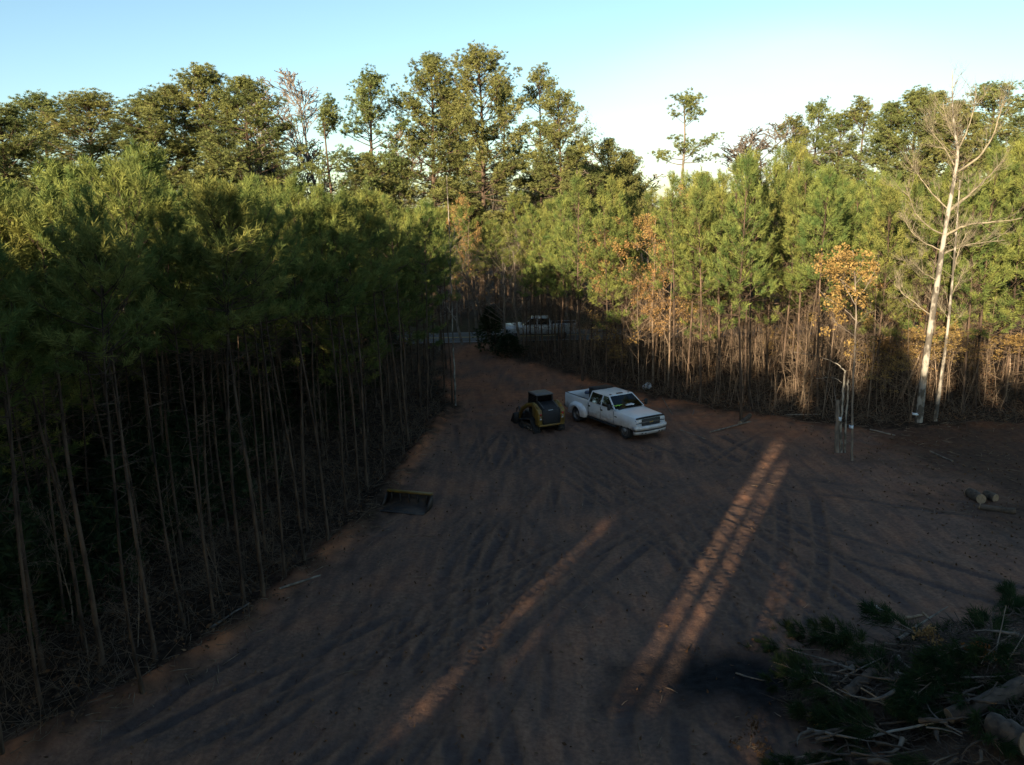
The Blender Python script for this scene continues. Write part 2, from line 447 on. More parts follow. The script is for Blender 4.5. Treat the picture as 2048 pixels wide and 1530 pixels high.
def axis(fine0, fine1, step, lo, hi):
    a = list(np.arange(fine0, fine1, step)); s = step
    while a[-1] < hi: s *= 1.13; a.append(a[-1] + s)
    b = []; s = step; v = fine0
    while v > lo: s *= 1.13; v -= s; b.append(v)
    return np.array(b[::-1] + a)
gx = axis(-12.5, 19.5, .085, -700, 700); gy = axis(13.5, 44, .09, -300, 900)
GX, GY = np.meshgrid(gx, gy)
GZ = ground_z(GX, GY)
_comp, _ridge = COMP['c'].ravel().copy(), COMP['r'].ravel().copy()
nx, ny = len(gx), len(gy)
i = np.arange(ny - 1)[:, None] * nx + np.arange(nx - 1)[None, :]
gm = MB(); gm.add(np.stack([GX, GY, GZ], -1).reshape(-1, 3), np.stack([i, i + 1, i + nx + 1, i + nx], -1).reshape(-1, 4))
def ground_mat():
    m, N, L, out = new_mat('ground')
    b = N.new('ShaderNodeBsdfPrincipled'); b.inputs['Roughness'].default_value = .95; b.inputs['Specular IOR Level'].default_value = .1
    L.new(b.outputs[0], out.inputs['Surface'])
    tc = N.new('ShaderNodeTexCoord')
    def noise(s, d=5):
        n = N.new('ShaderNodeTexNoise'); n.inputs['Scale'].default_value = s; n.inputs['Detail'].default_value = d
        L.new(tc.outputs['Object'], n.inputs['Vector']); return n.outputs['Fac']
    def ramp(f, stops):
        r = N.new('ShaderNodeValToRGB'); e = r.color_ramp.elements
        while len(e) < len(stops): e.new(.5)
        for q, (p, c) in zip(e, stops): q.position = p; q.color = (*c, 1)
        L.new(f, r.inputs[0]); return r.outputs[0]
    def mix(f, a, c):
        x = N.new('ShaderNodeMix'); x.data_type = 'RGBA'; L.new(f, x.inputs[0]); L.new(a, x.inputs[6]); L.new(c, x.inputs[7]); return x.outputs[2]
    soil = ramp(noise(.42, 6), [(.30, (0.104, 0.066, 0.048)), (.48, (0.176, 0.099, 0.065)), (.60, (0.234, 0.110, 0.063)), (.72, (0.282, 0.133, 0.071))])
    crumbs = ramp(noise(9, 6), [(.35, (0.083, 0.052, 0.039)), (.6, (0.267, 0.150, 0.097)), (.75, (0.336, 0.190, 0.120))])
    x = N.new('ShaderNodeMix'); x.data_type = 'RGBA'; x.inputs[0].default_value = .38; L.new(soil, x.inputs[6]); L.new(crumbs, x.inputs[7]); soil = x.outputs[2]
    clay = ramp(noise(2.2, 5), [(.35, (0.213, 0.086, 0.044)), (.65, (0.381, 0.145, 0.065))])
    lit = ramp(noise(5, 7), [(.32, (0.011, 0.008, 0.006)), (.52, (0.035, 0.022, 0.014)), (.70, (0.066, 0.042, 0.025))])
    grass = ramp(noise(3, 6), [(.35, (0.028, 0.028, 0.011)), (.65, (0.066, 0.052, 0.023))])
    dark_patch = ramp(noise(4, 5), [(.35, (0.007, 0.007, 0.007)), (.65, (0.019, 0.018, 0.018))])
    def att(n):
        a = N.new('ShaderNodeAttribute'); a.attribute_name = n; return a.outputs['Fac']
    drag = N.new('ShaderNodeMapping'); drag.inputs['Rotation'].default_value = (0, 0, .35); drag.inputs['Scale'].default_value = (2.6, .35, 1)
    L.new(tc.outputs['Object'], drag.inputs[0]); dn = N.new('ShaderNodeTexNoise'); dn.inputs['Scale'].default_value = 1.0; dn.inputs['Detail'].default_value = 5
    L.new(drag.outputs[0], dn.inputs['Vector'])
    scrape = ramp(dn.outputs['Fac'], [(.38, (0, 0, 0)), (.66, (.6, .6, .6))])
    packed = ramp(noise(3), [(.3, (.044, .034, .033)), (.7, (.078, .060, .055))])
    red = ramp(noise(6), [(.3, (.11, .062, .040)), (.7, (.20, .115, .073))])
    soil = mix(scrape, soil, packed); soil = mix(att('packed'), soil, packed); soil = mix(att('ridge'), soil, red)
    c = mix(att('clay'), soil, clay); c = mix(att('litter'), c, lit); c = mix(att('verge'), c, grass); c = mix(att('dark_patch'), c, dark_patch)
    L.new(c, b.inputs['Base Color'])
    bp = N.new('ShaderNodeBump'); bp.inputs['Strength'].default_value = .8; bp.inputs['Distance'].default_value = .035
    L.new(noise(16, 8), bp.inputs['Height']); L.new(bp.outputs[0], b.inputs['Normal'])
    return m
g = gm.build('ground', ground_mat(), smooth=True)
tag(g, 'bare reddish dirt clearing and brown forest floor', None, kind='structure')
fx, fy = GX.ravel(), GY.ravel()
sd = sdist(fx, fy)
nz = vnoise(fx, fy, 1.6, 0) + .6 * vnoise(fx, fy, .5, 2)
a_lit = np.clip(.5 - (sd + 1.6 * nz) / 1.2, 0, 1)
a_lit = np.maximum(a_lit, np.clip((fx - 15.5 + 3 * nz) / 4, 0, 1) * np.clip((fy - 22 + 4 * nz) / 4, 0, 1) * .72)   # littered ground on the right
a_clay = np.clip(np.exp(-((sd + .1) / .45) ** 2) * 1.1 + .45 * np.exp(-((sd - 2) / 1.5) ** 2) * (fx > 6) + .55 * np.clip((fy - 38) / 9, 0, 1) * (sd > 0), 0, 1) * np.clip(.6 + 1.5 * nz, 0, 1)
a_verge = np.clip(1 - np.abs(fy - ROADY(fx) - 8) / 7 + .6 * nz, 0, 1) + np.clip(.7 - np.abs(fy - ROADY(fx) + 5.2) / 1.6 + .6 * nz, 0, 1) * (sd < 0)
a_dark_patch = np.clip(1.25 - np.hypot((fx - 5.2) / 2.6, (fy - 17.5) / 1.9) + .7 * nz, 0, 1)  # oval patch of near-black ground colour left of the brush pile
for n_, a_ in (('litter', a_lit), ('clay', a_clay), ('verge', np.clip(a_verge, 0, 1)), ('dark_patch', a_dark_patch), ('packed', .75 * _comp), ('ridge', .8 * _ridge)):
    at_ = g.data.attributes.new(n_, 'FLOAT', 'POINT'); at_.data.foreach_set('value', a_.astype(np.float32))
def gzs(x, y):
    x = np.asarray(x, float); y = np.asarray(y, float)
    a = np.clip(np.searchsorted(gx, x) - 1, 0, nx - 2); b = np.clip(np.searchsorted(gy, y) - 1, 0, ny - 2)
    u = np.clip((x - gx[a]) / (gx[a + 1] - gx[a]), 0, 1); v = np.clip((y - gy[b]) / (gy[b + 1] - gy[b]), 0, 1)
    return (GZ[b, a] * (1 - u) + GZ[b, a + 1] * u) * (1 - v) + (GZ[b + 1, a] * (1 - u) + GZ[b + 1, a + 1] * u) * v
def gz(x, y): return float(gzs(x, y))

# ------------------------------------------------------------------ the road
def strip(name, off, w, z, mat, x0=-160, x1=160, dash=None):
    mb = MB(); xs = np.linspace(x0, x1, 81)
    def p(x, o): return (x + o * math.sin(ROAD_A), float(ROADY(x)) + o, z)
    if dash is None:
        mb.loft([[p(x, off - w / 2), p(x, off + w / 2)] for x in xs], closed=False, cap=False)
    return mb.build(name, mat)
rd = strip('road', 0, 5.7, .03, M['asphalt']); tag(rd, 'grey two lane road crossing beyond the clearing', kind='structure')
for off, w, mt, nm, lb in ((-2.6, .13, 'road_white', 'edge_line', 'near'), (2.6, .13, 'road_white', 'edge_line', 'far'), (-.12, .1, 'road_yellow', 'center_line', 'a'), (.12, .1, 'road_yellow', 'center_line', 'b')):
    o = strip(nm, off, w, .034, M[mt]); o.parent = rd
# ------------------------------------------------------------------ trees
def rand_perp(A, rng):
    r = rng.normal(size=A.shape)
    r -= (r * A).sum(-1, keepdims=True) * A
    return nrm(r)
def tufts(mb, B, A, k, L, w, spread, rng, shoot=.25, mi=0):
    """brushes of needles: k narrow triangles round every shoot, pointing forward along it"""
    B = np.asarray(B, float); A = nrm(A)
    if len(B) == 0: return
    B = np.repeat(B, k, 0); A = np.repeat(A, k, 0); n = len(B)
    base = B + A * (rng.random((n, 1)) * shoot)
    ang = np.radians(spread[0] + (spread[1] - spread[0]) * rng.random((n, 1)))
    d = nrm(A * np.cos(ang) + rand_perp(A, rng) * np.sin(ang) + np.array([0, 0, -.08]))
    ln = L * (.65 + .6 * rng.random((n, 1)))
    s = nrm(np.cross(d, rng.normal(size=(n, 3)))) * (w / 2)
    V = np.stack([base - s * .6, base + s * .6, base + d * ln * .55 + s, base + d * ln, base + d * ln * .55 - s], 1).reshape(-1, 3)
    F = np.arange(n * 5).reshape(-1, 5)
    mb.add(V, F, mi)
def leaves(mb, P, size, rng, mi=0):
    P = np.asarray(P, float); n = len(P)
    if n == 0: return
    a = nrm(rng.normal(size=(n, 3))); b = rand_perp(a, rng)
    s = size * (.6 + .8 * rng.random((n, 1)))
    V = np.stack([P - a * s, P - b * s * .5, P + a * s, P + b * s * .5 + a * s * .2], 1).reshape(-1, 3)
    mb.add(V, np.arange(n * 4).reshape(-1, 4), mi)
def trunk_line(rng, h, n=10, wob=.10, bow=.0):
    z = np.linspace(0, 1, n)
    ph = rng.random(4) * 6.28
    b = bow * rng.normal(size=2)
    x = wob * (np.sin(z * 5 + ph[0]) - math.sin(ph[0])) + wob * .5 * np.sin(z * 11 + ph[1]) * z + b[0] * z * z * h
    y = wob * (np.sin(z * 4.4 + ph[2]) - math.sin(ph[2])) + wob * .5 * np.sin(z * 10 + ph[3]) * z + b[1] * z * z * h
    return np.stack([x, y, z * h], 1)
def on_line(P, z):
    return np.array([np.interp(z, P[:, 2], P[:, 0]), np.interp(z, P[:, 2], P[:, 1]), z])

def gen_pine(seed, h=11.5, cb=5.6, R=1.75, r0=.062, dens=1.0, k=16, w=.024, L=.25, dead=26):
    """young planted pine: bare straight stem with dead stubs, brushes of needles turned up at the shoot ends"""
    rng = np.random.default_rng(seed)
    T = trunk_line(rng, h, 12, .09, .012)
    tr = MB(); cr = MB()
    rz = r0 * (1 - .93 * T[:, 2] / h) ** .85 + .006; rz[0] *= 1.35
    tr.tube(T, rz, 8)
    B, A = [], []
    z = cb
    while z < h - .25:
        t = (z - cb) / (h - cb)
        nb = rng.integers(3, 6) if t < .9 else 3
        az0 = rng.random() * 6.28
        for q in range(nb):
            if rng.random() > .92 * dens + .1: continue
            az = az0 + q * 6.28 / nb + rng.normal() * .25
            Lb = R * min(1, .55 + t * 2.0) * (1 - t) ** .85 * (.6 + .65 * rng.random()) + .2
            el = math.radians(12 + 52 * t + rng.normal() * 11)
            d = np.array([math.cos(az) * math.cos(el), math.sin(az) * math.cos(el), math.sin(el)])
            p0 = on_line(T, z + rng.normal() * .06)
            s = np.linspace(0, 1, 5)[:, None]
            P = p0 + d * Lb * s + np.array([0, 0, 1]) * (.30 * Lb * s ** 2.2) + rng.normal(size=(5, 3)) * .03 * s
            tr.tube(P, np.linspace(.022 * (1 - .5 * t), .006, 5), 4, cap=False)
            tip = nrm(P[-1] - P[-2])
            B.append(P[-1]); A.append(tip + [0, 0, .4 + .7 * t])
            m = int(2 + Lb * 4.4)
            for jj in range(m):
                u = .28 + .72 * rng.random()
                base = P[0] * (1 - u) + P[-1] * u + np.array([0, 0, -.30 * Lb * (u - u ** 2.2)])
                side = nrm(np.cross(d, [0, 0, 1])) * (1 if jj % 2 else -1)
                dd = nrm(d * (.55 + .4 * rng.random()) + side * (.35 + .7 * rng.random()) + np.array([0, 0, .25 + .5 * rng.random()]))
                ls = (.18 + .34 * rng.random()) * (1.15 - .5 * u) * min(1, Lb)
                e = base + dd * ls
                if rng.random() < .5: tr.tube([base, e], [.007, .004], 3, cap=False)
                B.append(e); A.append(dd + [0, 0, .35 + .7 * t])
                if rng.random() < .6: B.append(base + dd * ls * .45); A.append(dd + rng.normal(size=3) * .3)
        z += .42 + .30 * rng.random()
    # the leader and its candle
    for zz in np.arange(h - 1.1, h + .02, .11):
        B.append(on_line(T, min(zz, h))); A.append(np.array([rng.normal() * .15, rng.normal() * .15, 1]))
    tufts(cr, B, A, k, L, w, (14, 60), rng, .36)
    # dead side branches below the crown
    for q in range(dead):
        z = 1.2 + (cb + .8 - 1.2) * rng.random() ** .7
        az = rng.random() * 6.28; el = math.radians(rng.normal() * 18 + 8)
        Lb = .35 + 1.1 * rng.random() * (z / cb)
        d = np.array([math.cos(az) * math.cos(el), math.sin(az) * math.cos(el), math.sin(el)])
        p0 = on_line(T, z); p1 = p0 + d * Lb * .5 + rng.normal(size=3) * .04; p2 = p0 + d * Lb + np.array([0, 0, .12 * Lb]) + rng.normal(size=3) * .06
        tr.tube([p0, p1, p2], [.013, .009, .004], 3, cap=False)
        if rng.random() < .6:
            e = p1 + nrm(d + rng.normal(size=3) * .6) * Lb * .4
            tr.tube([p1, e], [.006, .003], 3, cap=False)
    return tr, cr

def gen_tall_pine(seed, h=25, cb=11, R=3.6, r0=.24, nb=64, k=16, open_=.15, shape=1.0):
    """old pine: long clear stem, heavy bent limbs carrying plates and pompoms of needles"""
    rng = np.random.default_rng(seed)
    T = trunk_line(rng, h, 14, .16, .008)
    tr = MB(); cr = MB()
    rz = r0 * (1 - .9 * T[:, 2] / h) ** .8 + .015; rz[0] *= 1.25
    tr.tube(T, rz, 9)
    B, A = [], []
    gap = rng.random(4) * (h - cb) + cb
    for q in range(nb):
        t = (q + rng.random()) / nb
        z = cb + (h - cb) * t
        if min(abs(gap - z)) < open_ * 2.2 and t < .85: continue
        az = rng.random() * 6.28
        prof = min(1, .42 + 1.15 * t) * max(.0, 1 - t ** 2.6 * shape) ** .8
        Lb = R * prof * (.55 + .7 * rng.random()) + .5
        el = math.radians(-4 + 58 * t ** 1.5 + rng.normal() * 12)
        d = np.array([math.cos(az) * math.cos(el), math.sin(az) * math.cos(el), math.sin(el)])
        p0 = on_line(T, z - .2)
        s = np.linspace(0, 1, 6)[:, None]
        P = p0 + d * Lb * s + np.array([0, 0, 1]) * (.22 * Lb * s ** 2) + np.cumsum(rng.normal(size=(6, 3)) * .05 * Lb / 3, 0) * s
        tr.tube(P, np.linspace(.065 * (1 - .6 * t) + .01, .014, 6), 4, cap=False)
        ns = 3 + int(Lb * 2.2)
        for jj in range(ns + 1):
            u = 1.0 if jj == 0 else .35 + .62 * rng.random()
            i0 = min(int(u * 5), 4); f = u * 5 - i0
            b = P[i0] * (1 - f) + P[i0 + 1] * f
            side = nrm(np.cross(d, [0, 0, 1])) * (1 if jj % 2 else -1)
            dd = nrm(d * .6 + side * (.9 * rng.random()) * (jj > 0) + np.array([0, 0, .35 + .4 * rng.random()]) + rng.normal(size=3) * .2)
            ls = .25 + .55 * rng.random()
            e = b + dd * ls
            tr.tube([b, e], [.018, .008], 3, cap=False)
            nt = 4 + int(4 * rng.random())
            off = rng.normal(size=(nt, 3)) * np.array([.21, .21, .15])
            for o_ in off:
                B.append(e + o_); A.append(nrm(o_ + dd * .25 + np.array([0, 0, .22])))
    tufts(cr, B, A, k, .23, .034, (20, 80), rng, .12)
    for q in range(9):                      # dead stubs under the crown
        z = h * .25 + (cb - h * .25) * rng.random(); az = rng.random() * 6.28; Lb = .5 + 1.3 * rng.random()
        d = np.array([math.cos(az), math.sin(az), .1 + .3 * rng.normal()]); p0 = on_line(T, z)
        tr.tube([p0, p0 + d * Lb * .6, p0 + d * Lb + [0, 0, .2]], [.03, .02, .008], 3, cap=False)
    return tr, cr

def gen_bare(seed, h=14, r0=.11, first=.35, spread=38, twig=1.0, depth=4, lv=0, sides=7, up=.35, wide=1.0, rmin=.0035):
    """leafless broad-leaved tree; lv > 0 adds that many clinging leaves per twig"""
    rng = np.random.default_rng(seed)
    tr = MB(); lf = []
    def grow(p, d, L, r, lev):
        n = 5 if lev < 2 else 4
        P = [p]; dd = d
        for i_ in range(n - 1):
            dd = nrm(dd + rng.normal(size=3) * (.045 if lev == 0 else .10 + .05 * lev) + np.array([0, 0, up * .18 * (lev > 0)]))
            P.append(P[-1] + dd * L / (n - 1))
        P = np.array(P)
        r1 = max(r * (.30 if lev else .16), rmin)
        tr.tube(P, np.linspace(r, r1, n), max(3, sides - 2 * lev), cap=(lev == 0))
        if lev >= depth:
            if lv:
                for _ in range(lv): lf.append(P[0] + (P[-1] - P[0]) * rng.random() + rng.normal(size=3) * .09)
            return
        nb = [int(11 * wide), 6, 5, 4][min(lev, 3)]
        for q in range(nb):
            u = (first if lev == 0 else .25) + (1 - (first if lev == 0 else .25)) * (q + rng.random()) / nb
            i0 = min(int(u * (n - 1)), n - 2); f = u * (n - 1) - i0
            b = P[i0] * (1 - f) + P[i0 + 1] * f
            ax = nrm(P[i0 + 1] - P[i0])
            a = math.radians(spread + rng.normal() * 11)
            nd = nrm(ax * math.cos(a) + rand_perp(ax[None], rng)[0] * math.sin(a))
            Lc = L * (.42 if lev == 0 else .52) * (1.12 - .55 * u) * (.7 + .6 * rng.random()) * (wide if lev == 0 else 1)
            grow(b, nd, max(Lc, .12), max(r * (1 - u * .75) * .5, rmin) * twig ** .3, lev + 1)
    P0 = np.zeros(3)
    grow(P0, np.array([rng.normal() * .03, rng.normal() * .03, 1.0]), h, r0, 0)
    cr = None
    if lv:
        cr = MB(); leaves(cr, lf, .058, rng)
    return tr, cr

class Kind:
    """one kind of tree: its trunk mesh and its crown mesh"""
    def __init__(self, gen, bark, leaf):
        tr, cr = gen
        self.tr = tr.mesh('trunk', M[bark], smooth=True)
        self.cr = cr.mesh('crown', M[leaf]) if cr is not None and cr.n else None
        self.h = float(np.max(np.concatenate(tr.v)[:, 2]))
def plant(kind, name, x, y, h, label, cat='tree', group=None, rz=None, tilt=(0, 0), sxy=None, z=None):
    s = h / kind.h
    rt = empty(name, (x, y, (gz(x, y) if z is None else z) - .06))
    rt.rotation_euler = (tilt[0], tilt[1], PR.random() * 6.28 if rz is None else rz)
    k = sxy or s ** .5
    rt.scale = (k, k, s)
    tag(rt, label, cat, group)
    link('trunk', kind.tr, rt)
    if kind.cr is not None: link('crown', kind.cr, rt)
    return rt
def to_px(x, y, z=0.0):
    v = np.array([x, y, z - CAM_H]); zc = v[1] * math.cos(PITCH) - v[2] * math.sin(PITCH); yr = v[1] * math.sin(PITCH) + v[2] * math.cos(PITCH)
    xr, yr = v[0] / zc, yr / zc
    return 1024 + FPX * (xr * math.cos(ROLL) - yr * math.sin(ROLL)), 765 - FPX * (xr * math.sin(ROLL) + yr * math.cos(ROLL))
TOPL = np.array([(-200, 330), (0, 320), (60, 405), (150, 400), (250, 430), (330, 385), (365, 300), (400, 330), (440, 395), (520, 365), (600, 355), (700, 380), (800, 385), (870, 420)])
TOPR = np.array([(900, 430), (1030, 360), (1150, 350), (1280, 360), (1340, 350), (1450, 325), (1480, 285), (1560, 275), (1600, 335), (1700, 345), (1850, 345), (1930, 320), (1980, 235), (2048, 180), (2300, 180)])
def stand_h(x, y, tops, lo=9.5, hi=14.5, low=70):
    """height of a planted pine: the canopy is uneven, taller here and lower there"""
    px = to_px(x, y)[0]
    py = float(np.interp(px, tops[:, 0], tops[:, 1])) + low * PR.random() ** 1.3
    return min(hi, max(lo, float(at(px, py, y)[2])))
PR = random.Random(11)
NR = np.random.default_rng(3)

PINES = [Kind(gen_pine(100 + q, h=12.6, cb=[5.2, 6.8, 4.4, 7.4, 5.0, 6.2, 3.6, 7.0, 5.8][q], R=[1.75, 1.55, 2.05, 1.35, 1.85, 1.5, 2.2, 1.4, 1.65][q], dens=.80, k=20, w=.020, L=.23, dead=30 + 6 * (q % 3)), 'pine_bark', 'needles') for q in range(9)]
HIGH = [Kind(gen_pine(170 + q, h=12.6, cb=8.5 + .35 * (q % 3), R=1.4 + .2 * (q % 3), dens=.9, k=34, w=.014, L=.21, r0=[.042, .05, .058, .046, .054, .04][q], dead=34 + 5 * q), 'pine_bark', 'needles') for q in range(6)]
THIN = [Kind(gen_pine(150 + q, h=11, cb=6.8, R=1.0, r0=.055, dens=.8, dead=16), 'pine_bark', 'needles') for q in range(2)]
TALL = [Kind(gen_tall_pine(200 + q, h=25, cb=[9, 10, 8, 12, 10, 13][q], R=[3.9, 3.2, 4.4, 2.9, 3.6, 2.7][q], nb=[118, 84, 130, 80, 108, 66][q], open_=[.1, .25, .08, .3, .12, .3][q],
        shape=[1, .9, 1, .8, .95, .9][q]), 'pine_bark', 'needles_old') for q in range(6)]
LONE = Kind(gen_tall_pine(231, h=24, cb=14.0, R=3.3, nb=50, open_=.55, k=19), 'grey_bark', 'needles_old')
FARBARE = [Kind(gen_bare(310 + q, h=18, r0=.17, first=.3, spread=30, up=.5, rmin=.028), 'grey_bark', 'tan_leaf') for q in range(2)]
BARE = [Kind(gen_bare(300 + q, h=16, r0=.13, first=[.3, .4, .25, .45][q], spread=[34, 30, 40, 28][q]), 'grey_bark', 'tan_leaf') for q in range(4)]
SAPS = [Kind(gen_bare(320 + q, h=7, r0=.035, first=.25, spread=42, depth=3), 'twig_bark', 'tan_leaf') for q in range(4)]
TAN = [Kind(gen_bare(340 + q, h=10, r0=.08, first=.22, spread=46, depth=3, lv=13, up=.3), 'twig_bark', 'tan_leaf') for q in range(3)]
RED = [Kind(gen_bare(350 + q, h=18, r0=.15, first=.35, spread=36, depth=3, lv=10), 'grey_bark', 'red_leaf') for q in range(1)]

# ---- the left-hand stand
front = [(14, 1500), (92, 1345), (123, 1262), (172, 1300), (222, 1330), (268, 1420), (318, 1345), (372, 1262), (432, 1238), (478, 1232), (508, 1205), (536, 1112), (572, 1165),
         (600, 1120), (655, 1092), (690, 1030), (716, 1000), (742, 975), (770, 950), (800, 915), (826, 882), (848, 845), (866, 805), (882, 785)]
LF = 'slender bare-stemmed pine in the front row of the dark shaded stand'
LI = 'young pine standing deep inside the dark shaded stand'
taken = []
for px, py in front:
    p = gp(px, py)
    taken.append((p[0], p[1]))
    h = stand_h(p[0], p[1], TOPL)
    plant(PR.choice(HIGH), 'pine_tree', p[0] + PR.gauss(0, .15), p[1] + PR.gauss(0, .3), h, LF, 'pine tree', 'front row pines of the shaded stand', tilt=(PR.gauss(0, .02), -.018 + PR.gauss(0, .028)), sxy=PR.uniform(.8, 1.15))
def far_enough(x, y, d):
    return all((x - a) ** 2 + (y - b) ** 2 > d * d for a, b in taken)
cnt = 0
for tries in range(6000):
    y = PR.uniform(12, 57); x = PR.uniform(-42, -3.5)
    sdv = -float(sdist(np.array([x]), np.array([y]))[0])
    if sdv < 1.0 or sdv > 15 or x < -.69 * y - 2.5 or (y < 20 and x < -.7 * y): continue
    if not far_enough(x, y, 1.3 + .06 * sdv): continue
    taken.append((x, y))
    h = stand_h(x, y, TOPL, low=150)
    plant(PR.choice(HIGH if y < 36 and sdv < 9 else PINES), 'pine_tree', x, y, h, LI, 'pine tree', 'pines inside the shaded stand', tilt=(PR.gauss(0, .022), PR.gauss(-.01, .026)))
    cnt += 1
    if cnt >= 165: break

# ---- the right-hand stand
RF = 'sunlit young pine at the clearing edge, behind or beyond the white pickup'
RI = 'young pine inside the sunlit stand between the clearing and the road'
redge = [(1165, 762), (1212, 770), (1242, 768), (1345, 800), (1372, 790), (1400, 812), (1436, 800), (1482, 842), (1500, 815), (1562, 792), (1590, 800),
         (1622, 806), (1650, 790), (1740, 800), (1760, 782), (1795, 790), (1925, 825), (1950, 815), (2005, 808), (2030, 800)]
for px, py in redge:
    p = gp(px, py); taken.append((p[0], p[1]))
    plant(PR.choice(PINES), 'pine_tree', p[0], p[1], stand_h(p[0], p[1], TOPR, low=40), RF, 'pine tree', 'front row pines of the sunlit stand', tilt=(PR.gauss(0, .012), PR.gauss(.012, .015)))
cnt = 0
for tries in range(6000):
    y = PR.uniform(38, 66); x = PR.uniform(1.5, 50)
    sdv = -float(sdist(np.array([x]), np.array([y]))[0])
    if sdv < 1.2 or x > .69 * y + 3: continue
    if x < 8 and y > 60: continue
    if 1255 < to_px(x, y)[0] < 1352 and y < 53: continue
    if not far_enough(x, y, 1.9): continue
    taken.append((x, y))
    h = stand_h(x, y, TOPR, low=110)
    plant(PR.choice(PINES), 'pine_tree', x, y, h, RI, 'pine tree', 'pines inside the sunlit stand', tilt=(PR.gauss(0, .015), PR.gauss(.008, .018)))
    cnt += 1
    if cnt >= 92: break
# thin stems between the lane, the road and the far pickup
for px, py, h in ((1052, 712, 9), (1064, 720, 8), (1086, 722, 10), (1100, 728, 8.5), (1118, 726, 9.5), (1140, 716, 9), (1160, 730, 10), (862, 745, 9), (893, 740, 10.5), (905, 812, 10)):
    p = gp(px, py)
    plant(PR.choice(THIN), 'pine_tree', p[0], p[1], h, 'thin pole-like pine beside the dirt lane, near where it meets the road', 'pine tree', 'thin pines beside the lane mouth', sxy=.9)
# ---- the old trees beyond the road, along the skyline
SKY = [  # px of crown centre, py of the top, distance, kind, crown width factor, label
 (-30, 215, 62, 0, 1.1, 'old pine cut by the left border of the photo'),
 (22, 228, 60, 4, .95, 'old pine whose low crown rises just inside the left border'),
 (62, 200, 80, 2, 1.0, 'darker old pine showing between two lighter crowns at the left end of the skyline'),
 (128, 178, 66, 2, 1.2, 'broad full old pine, second large crown from the left end of the skyline'),
 (245, 178, 66, 1, 1.15, 'old pine with an open crown and pale forked limbs between two broad crowns'),
 (335, 185, 74, 0, .95, 'old pine forming the left shoulder of the widest crown group'),
 (415, 143, 74, 2, 1.05, 'old pine with a small knob at its top, highest of the left crown group'),
 (472, 160, 68, 0, 1.15, 'dense rounded old pine just left of the bare grey trees'),
 (515, 300, 90, 4, .8, 'low old pine at the foot of the bare grey trees, on their left side'),
 (626, 190, 66, 3, .85, 'narrow upright old pine standing in front of the bare grey trees'),
 (735, 150, 72, 1, 1.05, 'old pine with a ragged flat-tiered crown, between the bare trees and the tallest group'),
 (785, 330, 84, 5, .9, 'low old pine under the ragged flat-tiered pine'),
 (850, 125, 74, 0, 1.1, 'old pine leaning its crown against the tallest one, on the left of it'),
 (893, 190, 90, 4, .9, 'dark old pine half hidden behind the tallest pine'),
 (946, 107, 74, 2, 1.15, 'tallest pine of the skyline, above the far pickup'),
 (1006, 180, 92, 1, .9, 'dark thin old pine just to the right of the tallest pine'),
 (1080, 143, 82, 3, .95, 'slim old pine with a pointed crown, right of the tallest group'),
 (1118, 192, 70, 4, .95, 'old pine in front of the russet tree, its stem pale in the sun'),
 (1222, 288, 76, 0, .75, 'small round old pine far off at the right foot of the central group'),
 (1254, 312, 77, 4, .7, 'smallest round pine far off where the skyline drops to the white cloud'),
 (1588, 246, 84, 5, .9, 'open blue-grey old pine, first of the right skyline group'),
 (1634, 212, 84, 1, .85, 'pointed blue-grey old pine in the right skyline group'),
 (1728, 206, 80, 3, 1.0, 'old pine with a small rounded tip, between the pointed one and the broad crown'),
 (1775, 215, 74, 0, 1.0, 'old pine filling the dip left of the broad right crown'),
 (1684, 238, 82, 4, .95, 'low round old pine between the two blue-grey pointed ones and the broad crown'),
 (1884, 196, 78, 0, 1.05, 'old pine whose crown closes the gap just left of the white-barked tree'),
 (1990, 178, 72, 4, 1.15, 'old pine between the white-barked tree and the tall pine at the right border'),
 (1832, 184, 72, 2, 1.1, 'broad-crowned old pine behind the white-barked leaning tree, on its left'),
 (1950, 205, 66, 0, 1.0, 'old pine behind the top of the white-barked leaning tree'),
 (2040, 150, 62, 2, 1.2, 'tall full old pine cut by the right border of the photo'),
]
for px, py, Y, k, wf, lab in SKY:
    Y = Y * 1.05 + 5
    p = at(px, py, Y)
    # keep the base off the road
    wf *= (1.42 if px < 300 else 1.25) if px < 530 else 1.08
    plant(TALL[k], 'tall_pine', p[0], Y if abs(Y - float(ROADY(p[0]))) > 5.5 else (float(ROADY(p[0])) + (6 if Y > 71 else -6.0)), p[2] * (1.02), lab, 'pine tree', sxy=wf * (p[2] / 25) ** .5)
p = at(1362, 192, 84); plant(LONE, 'tall_pine', p[0], 84, p[2] + .3, 'lone two-tiered pine standing clear against the white cloud', 'pine tree', rz=.4, sxy=1.0)
for px, py, Y, k, lab in ((556, 150, 100, 0, 'pale leafless tree with a fine twiggy top, nearer the dense left pines'), (648, 148, 100, 2, 'pale leafless tree with a fine twiggy top, behind the narrow upright pine'),
                          (600, 200, 96, 1, 'dark leafless tree between the two pale twiggy tops'), (760, 260, 100, 3, 'leafless tree just right of the ragged flat-tiered pine'),
                          (700, 270, 96, 1, 'leafless tree between the narrow upright pine and the ragged one'), (1290, 290, 92, 3, 'small leafless tree against the white cloud, left of the lone pine'),
                          (1435, 262, 88, 0, 'leafless tree against the white cloud, just right of the lone pine'), (1500, 250, 96, 1, 'slender leafless tree at the right end of the white cloud')):
    Y += 4; p = at(px, py, Y); plant(FARBARE[k % 2], 'bare_tree', p[0], Y, p[2], lab, 'leafless tree', sxy=1.9)
p = at(1152, 185, 92); plant(RED[0], 'russet_tree', p[0], 92, p[2], 'tall tree still holding russet leaves, at the right end of the tallest group', 'tree', sxy=1.1)
